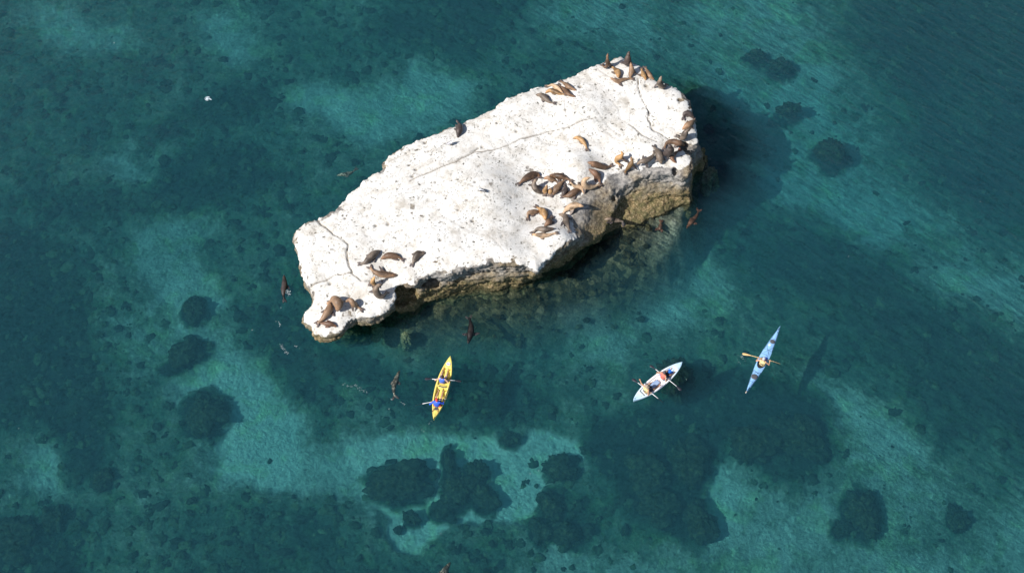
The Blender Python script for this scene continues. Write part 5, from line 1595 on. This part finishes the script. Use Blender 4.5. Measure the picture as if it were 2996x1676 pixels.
# ------------------------------------------------------------------ paddles
def paddle(pa, za, pb, zb, label, bm, sm, blade_l=0.48, blade_w=0.18, ta=0.3, tb=1.2):
    A = at(pa[0], pa[1], za)
    B = at(pb[0], pb[1], zb)
    mid = (A + B) / 2
    d = B - A
    L = np.linalg.norm(d)
    d /= L
    o = empty('paddle', mid, 0, label, 'paddle', 'paddles held by the kayakers')
    part('shaft', tube([-d * (L / 2 - blade_l * 0.9), -d * L * 0.2, d * L * 0.2, d * (L / 2 - blade_l * 0.9)], 0.019, 10), sm, o)
    part('ferrule', tube([-d * (L / 2 - blade_l * 0.9) - d * 0.02, -d * (L / 2 - blade_l * 1.05) - d * 0.0], 0.022, 10), bm, o)
    u = np.cross(d, [0, 0, 1.0])
    u /= np.linalg.norm(u)
    w = np.cross(u, d)
    for s, tw in ((-1, ta), (1, tb)):
        e = u * math.cos(tw) + w * math.sin(tw)
        nrm = np.cross(d, e)
        V, F = [], []
        n = 14
        for i in range(n):
            t = i / (n - 1)
            hw_ = blade_w / 2 * (0.16 + 0.98 * math.sin(math.pi * min(t * 0.62 + 0.02, 1)) ** 1.2) * (1 - smooth(0.86, 1.02, np.array(t)) * 0.75)
            c0 = d * s * (L / 2 - blade_l + t * blade_l)
            for y, h in ((-1, 0), (-0.5, 0.006), (0, 0.014), (0.5, 0.006), (1, 0), (0.5, -0.006), (0, -0.008), (-0.5, -0.006)):
                V.append(tuple(c0 + e * y * hw_ + nrm * (h + 0.03 * t * t)))
        for i in range(n - 1):
            for j in range(8):
                F.append((i * 8 + j, i * 8 + (j + 1) % 8, (i + 1) * 8 + (j + 1) % 8, (i + 1) * 8 + j))
        F.append(tuple(range(8))[::-1])
        F.append(tuple(range((n - 1) * 8, n * 8)))
        part('blade', (V, F), bm, o)
    return mid, d


# ------------------------------------------------------------------ people
def skin(name, col):
    M = Mat(name)
    oc_ = M.n('ShaderNodeTexCoord').outputs['Object']
    nz_ = M.noise(oc_, 12, 3, 0.5)
    c_s = M.ramp(nz_, [(0.3, tuple(v * 0.88 for v in col)), (0.7, col)])
    M.bsdf(c_s, 0.5, nz_, 0.1, 0.005, 0.4)
    return M.m


def person(hips, ang, sk, label, pmid, pdir, gripL=0.36, gripR=0.36, lean=0.0, legs=True, turn=0.0, shorts=None, vest=None, hat=None, hair=None, handL=None, handR=None, sleeves=None, shoes=None,
           straps=False, feet_x=0.86, knee_z=0.20, spread=0.14, brim=False):
    """a seated paddler; hips is the world point of the seat under them, ang their heading"""
    o = empty('person', hips, ang, label, 'person')
    ca_, sa_ = math.cos(ang), math.sin(ang)

    def loc(w):
        w = np.asarray(w, float) - np.asarray(hips, float)
        return np.array([w[0] * ca_ + w[1] * sa_, -w[0] * sa_ + w[1] * ca_, w[2]])

    A = np.array
    pel = A([0, 0, 0.12])
    wst = A([-0.02 + lean * 0.25, 0, 0.27])
    chest = A([-0.02 + lean * 0.6, 0, 0.43])
    neck = A([0.0 + lean * 0.85, 0, 0.57])
    head = A([0.03 + lean, 0, 0.71])
    P = [(pel + A([0, -0.07, 0]), pel + A([0, 0.07, 0]), 0.125, 0.125, 0.06), (pel, wst, 0.125, 0.115, 0.06), (wst + A([0, -0.04, 0]), wst + A([0, 0.04, 0]), 0.105, 0.105, 0.05),
         (wst, chest, 0.115, 0.125, 0.06), (chest + A([0, -0.08, 0.02]), chest + A([0, 0.08, 0.02]), 0.11, 0.11, 0.05),
         (chest, neck, 0.10, 0.055, 0.05), (neck, head - A([0, 0, 0.03]), 0.056, 0.058, 0.03)]
    sh = [neck + A([-0.01, s * 0.165, -0.055]) for s in (-1, 1)]
    P.append((sh[0], sh[1], 0.062, 0.062, 0.04))
    fwd = A([math.cos(turn), math.sin(turn), 0.0])
    # skull, jaw, nose, ears
    P += [(head + A([-0.02, 0, 0.02]), head + fwd * 0.03 + A([0, 0, 0.0]), 0.088, 0.078, 0.02), (head + fwd * 0.03, head + fwd * 0.062 + A([0, 0, -0.07]), 0.062, 0.036, 0.02),
          (head + fwd * 0.10 + A([0, 0, 0.005]), head + fwd * 0.118 + A([0, 0, -0.022]), 0.011, 0.015, 0.008)]
    lat = A([-fwd[1], fwd[0], 0])
    for s in (-1, 1):
        P.append((head + lat * s * 0.085 + A([0, 0, 0.012]), head + lat * s * 0.09 + A([0, 0, -0.018]), 0.016, 0.012, 0.006))
    arms = []
    pm, pd = loc(pmid), A([pdir[0] * ca_ + pdir[1] * sa_, -pdir[0] * sa_ + pdir[1] * ca_, pdir[2]])
    if pd[1] < 0:
        pd = -pd
    # the grip: the point of the shaft nearest the body's middle line
    t0 = -(pm[1] - 0.0) / (pd[1] if abs(pd[1]) > 0.2 else 0.2)
    centre = pm + pd * t0
    for s, gp, over in ((1, gripL, handL), (-1, gripR, handR)):
        S0 = sh[1] if s > 0 else sh[0]
        Hd = centre + pd * s * gp if over is None else loc(over)
        v = Hd - S0
        dist = np.linalg.norm(v)
        la, lb = 0.29, 0.27
        if dist > (la + lb) * 0.985:
            if over is None:
                # slide the grip inwards along the shaft until the arm reaches it
                for g in np.linspace(gp, 0.05, 12):
                    Hd = centre + pd * s * g
                    v = Hd - S0
                    dist = np.linalg.norm(v)
                    if dist <= (la + lb) * 0.985:
                        break
            if dist > (la + lb) * 0.985:
                sc_ = dist / ((la + lb) * 0.99)
                la *= sc_
                lb *= sc_
        a_ = (la * la - lb * lb + dist * dist) / (2 * dist)
        h_ = math.sqrt(max(la * la - a_ * a_, 0))
        dv = v / dist
        pole = A([-0.25, s * 0.9, -0.7])
        pole = pole - dv * (pole @ dv)
        pole /= np.linalg.norm(pole)
        E = S0 + dv * a_ + pole * h_
        fa = Hd - E
        fa /= np.linalg.norm(fa)
        wr = Hd - fa * 0.055
        P += [(S0, E, 0.052, 0.040, 0.03), (E, wr, 0.041, 0.026, 0.02)]
        arms.append((S0, E, wr, Hd, s))
        # palm, four fingers curled over the shaft, thumb closing from the side
        ax = pd * s if over is None else A([0.2, s * 0.9, 0.1])
        ax = ax / np.linalg.norm(ax)
        ax = ax - fa * (ax @ fa)
        ax /= np.linalg.norm(ax) + 1e-9
        nrm = np.cross(fa, ax)
        if nrm[2] < 0:
            nrm = -nrm
        palm = Hd + nrm * 0.030 - fa * 0.015
        P += [(wr, palm + ax * 0.018, 0.025, 0.021, 0.012), (wr, palm - ax * 0.018, 0.025, 0.021, 0.012)]
        for j, (off, ln) in enumerate(((-0.036, 0.92), (-0.012, 1.0), (0.012, 0.95), (0.036, 0.75))):
            k0 = palm + ax * off + fa * 0.02
            k1 = k0 + (fa * 0.030 - nrm * 0.008) * ln
            k2 = k1 + (fa * 0.006 - nrm * 0.032) * ln
            k3 = k2 + (-fa * 0.022 - nrm * 0.008) * ln
            P += [(k0, k1, 0.011, 0.010, 0.003), (k1, k2, 0.010, 0.0095, 0.003), (k2, k3, 0.0095, 0.008, 0.003)]
        tb0 = wr - ax * 0.022 + fa * 0.012
        tb1 = tb0 - ax * 0.022 + fa * 0.024 - nrm * 0.012
        P += [(tb0, tb1, 0.013, 0.0115, 0.004), (tb1, tb1 + fa * 0.026 - nrm * 0.014, 0.0115, 0.009, 0.003)]
    lg = []
    if legs:
        for s in (-1, 1):
            hp = A([0.03, s * 0.085, 0.09])
            kn = A([feet_x * 0.5, s * (spread + 0.02), knee_z])
            an = A([feet_x - 0.03, s * spread, 0.03])
            P += [(hp, kn, 0.088, 0.056, 0.03), (kn, kn * 0.45 + an * 0.55 + A([0, 0, -0.012]), 0.055, 0.050, 0.02), (kn * 0.45 + an * 0.55, an, 0.046, 0.034, 0.02),
                  (an, an + A([0.02, 0, -0.01]), 0.038, 0.036, 0.01), (an + A([0.01, 0, -0.01]), an + A([0.05, s * 0.015, 0.13]), 0.036, 0.026, 0.015), (an + A([0.05, s * 0.015, 0.13]), an + A([0.055, s * 0.02, 0.17]), 0.03, 0.022, 0.01)]
            lg.append((hp, kn, an))
    else:
        for s in (-1, 1):
            hp = A([0.03, s * 0.085, 0.07])
            kn = A([0.42, s * 0.12, 0.07])
            an = A([0.75, s * 0.08, 0.02])
            P += [(hp, kn, 0.08, 0.05, 0.03), (kn, an, 0.05, 0.035, 0.02), (an, an + A([0.05, 0, 0.06]), 0.034, 0.024, 0.01)]
    V, F = cone_body(P, 0.0115, 0.03)
    part('body', (V, F), sk, o)
    for s in (-1, 1):
        part('eye', cone_body([(head + fwd * 0.088 + lat * s * 0.03 + A([0, 0, 0.012]), head + fwd * 0.09 + lat * s * 0.03 + A([0, 0, 0.012]), 0.011, 0.011)], 0.006, 0), m_black, o)
    if shorts is not None and legs:
        Q = [(pel + A([0, -0.07, -0.0]), pel + A([0, 0.07, 0]), 0.135, 0.135, 0.05)]
        for hp, kn, an in lg:
            Q.append((hp, hp * 0.25 + kn * 0.75, 0.100, 0.078, 0.03))
        part('shorts', cone_body(Q, 0.018, 0.03), shorts, o)
    if sleeves is not None:
        Q = [(wst, chest, 0.125, 0.135, 0.05), (sh[0], sh[1], 0.075, 0.075, 0.04)]
        for S0, E, wr, Hd, s in arms:
            Q.append((S0, E, 0.066, 0.052, 0.03))
            Q.append((E, E * 0.6 + wr * 0.4, 0.053, 0.046, 0.02))
        part('shirt', cone_body(Q, 0.018, 0.03), sleeves, o)
    if vest is not None:
        r_ = 0.012 if sleeves is None else 0.022
        Q = [(wst + A([0, -0.055, 0.0]), wst + A([0, 0.055, 0.0]), 0.125 + r_, 0.125 + r_, 0.05), (wst, chest, 0.13 + r_, 0.135 + r_, 0.05),
             (chest + A([-0.01, -0.075, 0.02]), chest + A([-0.01, 0.075, 0.02]), 0.118 + r_, 0.118 + r_, 0.04)]
        for s in (-1, 1):
            Q.append((chest + A([0, s * 0.095, 0.03]), neck + A([-0.01, s * 0.10, -0.035]), 0.085, 0.055, 0.03))
        vo = part('life_vest', cone_body(Q, 0.018, 0.03), vest, o)
        if straps:
            for s in (-1, 1):
                part('strap', tube([chest + A([-0.155, s * 0.07, -0.14]), chest + A([-0.155, s * 0.075, 0.0]), neck + A([-0.09, s * 0.09, 0.0]), neck + A([0.02, s * 0.10, 0.03])], 0.014, 6), m_black, vo)
            part('pocket', cone_body([(chest + A([-0.15, -0.03, -0.04]), chest + A([-0.15, 0.04, -0.04]), 0.045, 0.045)], 0.015, 0), m_grey, vo)
    if hat is not None:
        Q = [(head + A([-0.025, 0, 0.045]), head + fwd * 0.012 + A([0, 0, 0.05]), 0.098, 0.09, 0.02)]
        if brim:
            for a2 in np.linspace(0, 2 * math.pi, 25)[:-1]:
                rr1 = A([math.cos(a2), math.sin(a2), 0])
                rr2 = A([math.cos(a2 + 0.262), math.sin(a2 + 0.262), 0])
                Q.append((head + rr1 * 0.135 + A([-0.01, 0, 0.012]), head + rr2 * 0.135 + A([-0.01, 0, 0.012]), 0.014, 0.014, 0.02))
                Q.append((head + rr1 * 0.08 + A([-0.01, 0, 0.03]), head + rr1 * 0.135 + A([-0.01, 0, 0.012]), 0.016, 0.013, 0.02))
        else:
            Q.append((head + fwd * 0.10 + lat * 0.04 + A([0, 0, 0.04]), head + fwd * 0.10 - lat * 0.04 + A([0, 0, 0.04]), 0.014, 0.014, 0.02))
            Q.append((head + fwd * 0.13 + lat * 0.025 + A([0, 0, 0.03]), head + fwd * 0.13 - lat * 0.025 + A([0, 0, 0.03]), 0.012, 0.012, 0.02))
        part('hat' if brim else 'cap', cone_body(Q, 0.012, 0.02), hat, o)
    if hair is not None:
        Q = [(head + A([-0.03, 0, 0.03]), head + fwd * 0.0 + A([0, 0, 0.045]), 0.100, 0.088, 0.02), (head + A([-0.05, -0.03, 0.0]), head + A([-0.05, 0.03, -0.02]), 0.075, 0.07, 0.02),
             (head + A([-0.055, 0, -0.02]), head + A([-0.06, 0, -0.09]), 0.055, 0.03, 0.02)]
        part('hair', cone_body(Q, 0.012, 0.02), hair, o)
    if shoes is not None:
        for hp, kn, an in lg:
            part('shoe', cone_body([(an + A([0.0, 0, -0.02]), an + A([0.055, 0, 0.02]), 0.044, 0.042, 0.02), (an + A([0.05, 0, 0.02]), an + A([0.07, 0, 0.17]), 0.042, 0.034, 0.02)], 0.014, 0.02), shoes, o)
    return o


s_pale = skin('pale_skin', (0.66, 0.40, 0.28))
s_tan = skin('tanned_skin', (0.50, 0.27, 0.16))
s_med = skin('sunburnt_skin', (0.58, 0.33, 0.21))
m_hair = plain('dark_brown_hair', (0.035, 0.022, 0.016), 0.5, 0.3, 30)
m_bvest = plain('blue_vest_nylon', (0.07, 0.17, 0.68), 0.6, 0.15, 14)
m_bvest2 = plain('bright_blue_nylon', (0.03, 0.12, 0.72), 0.6, 0.15, 14)
m_redcap = plain('red_cotton', (0.58, 0.06, 0.05), 0.8)
m_rvest = plain('salmon_red_nylon', (0.66, 0.16, 0.12), 0.7, 0.12, 14)
m_cap2 = plain('charcoal_cotton', (0.10, 0.08, 0.09), 0.85)
m_tanhat = plain('tan_cotton', (0.36, 0.28, 0.21), 0.85)
m_yvest = plain('cream_yellow_nylon', (0.78, 0.62, 0.28), 0.7, 0.25, 14)
m_gcap = plain('light_grey_cotton', (0.48, 0.50, 0.54), 0.85)
m_gshort = plain('grey_violet_cotton', (0.22, 0.20, 0.25), 0.9)
m_dshort = plain('dark_shorts', (0.05, 0.05, 0.07), 0.9)

p1 = paddle((1243, 1107), 0.42, (1350, 1114), 0.40, 'black-bladed paddle with white shaft held by the bow paddler of the yellow kayak', m_blade, m_shaft, 0.42, 0.19, 0.3, 0.5)
p2 = paddle((1215, 1185), 0.45, (1324, 1163), 0.55, 'black-bladed paddle with white shaft held by the red-capped paddler', m_blade, m_shaft, 0.42, 0.19, 1.15, 1.1)
p3 = paddle((1902, 1067), 0.55, (1994, 1141), 0.40, 'white-shafted paddle held by the front paddler of the white kayak', m_blade, m_shaft, 0.42, 0.19, 0.35, 0.3)
p4 = paddle((1850, 1107), 0.50, (1940, 1176), 0.50, 'dark-bladed paddle held by the paddler in the tan hat', m_blade, m_shaft, 0.42, 0.19, 0.2, 1.0)
p5 = paddle((2172, 1033), 0.40, (2284, 1063), 0.55, 'orange wooden paddle of the blue sea kayak', m_wood, m_wood, 0.55, 0.17, 0.1, 1.0)


def seat_at(px, py, z):
    return at(px, py, z)


person(seat_at(1295, 1119, 0.17), YK.rotation_euler[2], s_pale, 'dark-haired person in a blue vest in front on the yellow kayak', *p1, hair=m_hair, vest=m_bvest, shorts=m_gshort, feet_x=0.86, turn=0.0)
person(seat_at(1279, 1187, 0.17), YK.rotation_euler[2], s_med, 'person in a red cap and bright blue jacket in the yellow kayak', *p2, hat=m_redcap, vest=m_bvest2, sleeves=m_bvest2, shorts=m_dshort, shoes=m_black, feet_x=0.98, turn=0.5)
person(seat_at(1940, 1107, 0.17), WK.rotation_euler[2], s_tan, 'person in a charcoal cap and salmon red vest in the front of the white kayak', *p3, hat=m_cap2, vest=m_rvest, shorts=m_dshort, feet_x=0.80, turn=0.0)
person(seat_at(1890, 1147, 0.17), WK.rotation_euler[2], s_tan, 'person in a tan brimmed hat and yellow vest raising one arm', *p4, hat=m_tanhat, vest=m_yvest, shorts=m_dshort, brim=True, straps=True,
       handL=at(1872, 1110, 0.72), feet_x=0.92, spread=0.2)
person(seat_at(2229, 1069, 0.10), BK.rotation_euler[2], s_med, 'bare-shouldered person in a grey cap and yellow vest in the blue sea kayak', *p5, hat=m_gcap, vest=m_yvest, straps=True, legs=False, lean=0.05)

# ------------------------------------------------------------------ gulls, jellyfish, foam
m_gw = plain('white_feathers', (0.80, 0.80, 0.80), 0.8, 0.05, 20)
m_gg = plain('slate_feathers', (0.05, 0.05, 0.065), 0.7, 0.3, 20)
m_gl = plain('pale_grey_feathers', (0.34, 0.33, 0.36), 0.7, 0.3, 20)
m_bill = plain('yellow_bill', (0.70, 0.45, 0.05), 0.5)


def gull(px, py, ang, label, wing, z=None):
    g = rest(px, py, 0.0) if z is None else at(px, py, z)
    o = empty('gull', g, ang, label, 'gull', 'gulls standing on the rock')
    A = np.array
    part('body', cone_body([(A([-0.14, 0, 0.20]), A([0.04, 0, 0.23]), 0.045, 0.085, 0.03), (A([0.04, 0, 0.23]), A([0.12, 0, 0.30]), 0.08, 0.045, 0.03), (A([0.12, 0, 0.30]), A([0.15, 0, 0.35]), 0.042, 0.044, 0.02),
                            (A([-0.14, 0, 0.20]), A([-0.26, 0, 0.18]), 0.04, 0.02, 0.02)], 0.016, 0.02), m_gw, o)
    for s in (-1, 1):
        part('wing', cone_body([(A([0.05, s * 0.075, 0.25]), A([-0.20, s * 0.065, 0.22]), 0.045, 0.035, 0.02), (A([-0.20, s * 0.065, 0.22]), A([-0.36, s * 0.03, 0.20]), 0.033, 0.010, 0.02)], 0.014, 0.02), wing, o)
        part('leg', tube([A([0.0, s * 0.035, 0.18]), A([0.0, s * 0.035, 0.03]), A([0.05, s * 0.035, 0.012])], 0.008, 6), m_bill, o)
    part('bill', tube([A([0.185, 0, 0.35]), A([0.24, 0, 0.335]), A([0.25, 0, 0.325])], [0.014, 0.011, 0.004], 8), m_bill, o)


gull(1320, 424, 0.35, 'white gull with pale grey wings below the dark sea lion on the north-west rim', m_gl)
gull(1408, 562, 2.9, 'gull with white head and black back in the middle of the white top', m_gg)

j = at(608, 289, 0.0)
JF = empty('jellyfish', (j[0], j[1], -0.02), -0.25, 'round milky white jellyfish floating alone left of the islet', 'jellyfish')
m_jel = plain('milky_jelly', (0.46, 0.54, 0.58), 0.3, 0.1, 8)
part('bell', move(disc(0.15, 0.07, 24, dome=0.5), (-0.01, 0, 0.0)), m_jel, JF)
ringp = [(-0.02 + 0.21 * math.cos(a), 0.20 * math.sin(a), 0.02) for a in np.linspace(0.65, 2 * math.pi - 0.8, 26)]
part('rim', tube(ringp, 0.03, 8), m_jel, JF)
JF.scale = (0.8, 0.8, 0.8)
part('oral_arms', cone_body([((0.12, 0, 0.02), (0.24, 0.01, 0.01), 0.07, 0.055), ((0.24, 0.01, 0.01), (0.36, -0.04, 0.0), 0.05, 0.03), ((0.2, 0.03, 0.01), (0.30, 0.06, 0.0), 0.04, 0.02), ((0.30, -0.06, 0), (0.34, -0.09, 0), 0.025, 0.015)], 0.02, 0.03), m_jel, JF)

rg = random.Random(11)
flecks = []


def fleck(px, py, r, z=0.008):
    r = r * 0.72
    c = at(px, py, z)
    n = rg.choice((5, 6, 7))
    a0 = rg.random() * 6
    st_ = rg.uniform(0.35, 1.0)
    ro = rg.uniform(-0.9, 0.4)
    pts = []
    for i in range(n):
        a = a0 + 2 * math.pi * i / n
        x, y = r * math.cos(a) * rg.uniform(0.7, 1.2), r * st_ * math.sin(a) * rg.uniform(0.7, 1.2)
        pts.append((c[0] + x * math.cos(ro) - y * math.sin(ro), c[1] + x * math.sin(ro) + y * math.cos(ro), z))
    ap = (c[0], c[1], z + r * 0.35)
    flecks.append((pts + [ap], [(i, (i + 1) % n, n) for i in range(n)]))


def streak(ax, ay, bx, by, n, spread, r0=0.012, r1=0.035):
    for _ in range(n):
        t = rg.random()
        fleck(ax + (bx - ax) * t + rg.gauss(0, spread), ay + (by - ay) * t + rg.gauss(0, spread), rg.uniform(r0, r1))


streak(818, 1008, 842, 1034, 34, 2.2)
streak(810, 940, 824, 952, 10, 2.5)
streak(864, 1010, 878, 1022, 8, 1.5)
streak(1000, 1122, 1032, 1132, 12, 2.5)
streak(1032, 1122, 1076, 1148, 26, 2.4)
streak(1143, 1166, 1148, 1168, 3, 0.6, 0.02, 0.04)
streak(1175, 1175, 1186, 1185, 8, 1.5)
streak(838, 850, 848, 862, 26, 3.0, 0.015, 0.05)
streak(2166, 1034, 2180, 1058, 22, 3.5, 0.01, 0.035)
streak(2156, 1056, 2166, 1062, 8, 2, 0.01, 0.03)
streak(905, 948, 912, 966, 6, 1.5, 0.015, 0.035)
streak(1266, 1228, 1228, 1262, 10, 1.0, 0.008, 0.02)
for px, py, r in [(334, 126, 0.07), (738, 965, 0.05), (1138, 1196, 0.05), (822, 900, 0.035), (2483, 750, 0.035), (1874, 700, 0.03), (1862, 733, 0.03), (55, 1252, 0.03), (2868, 590, 0.03), (1240, 1261, 0.03), (1003, 800, 0.0), (1345, 440, 0.0),
                  (1290, 1560, 0.03), (1551, 1385, 0.03), (1576, 1376, 0.03), (2789, 15, 0.03), (2728, 95, 0.03), (2890, 330, 0.025), (780, 1480, 0.02), (300, 1310, 0.02), (2008, 1110, 0.03), (896, 845, 0.03), (294, 420, 0.0), (480, 860, 0.0)]:
    if r:
        fleck(px, py, r)
me = new_mesh('foam', *join(flecks), False, plain('thin_foam', (0.55, 0.60, 0.62), 0.5))
obj('foam', me, label='scattered tiny white foam flecks on the water surface', kind='stuff')
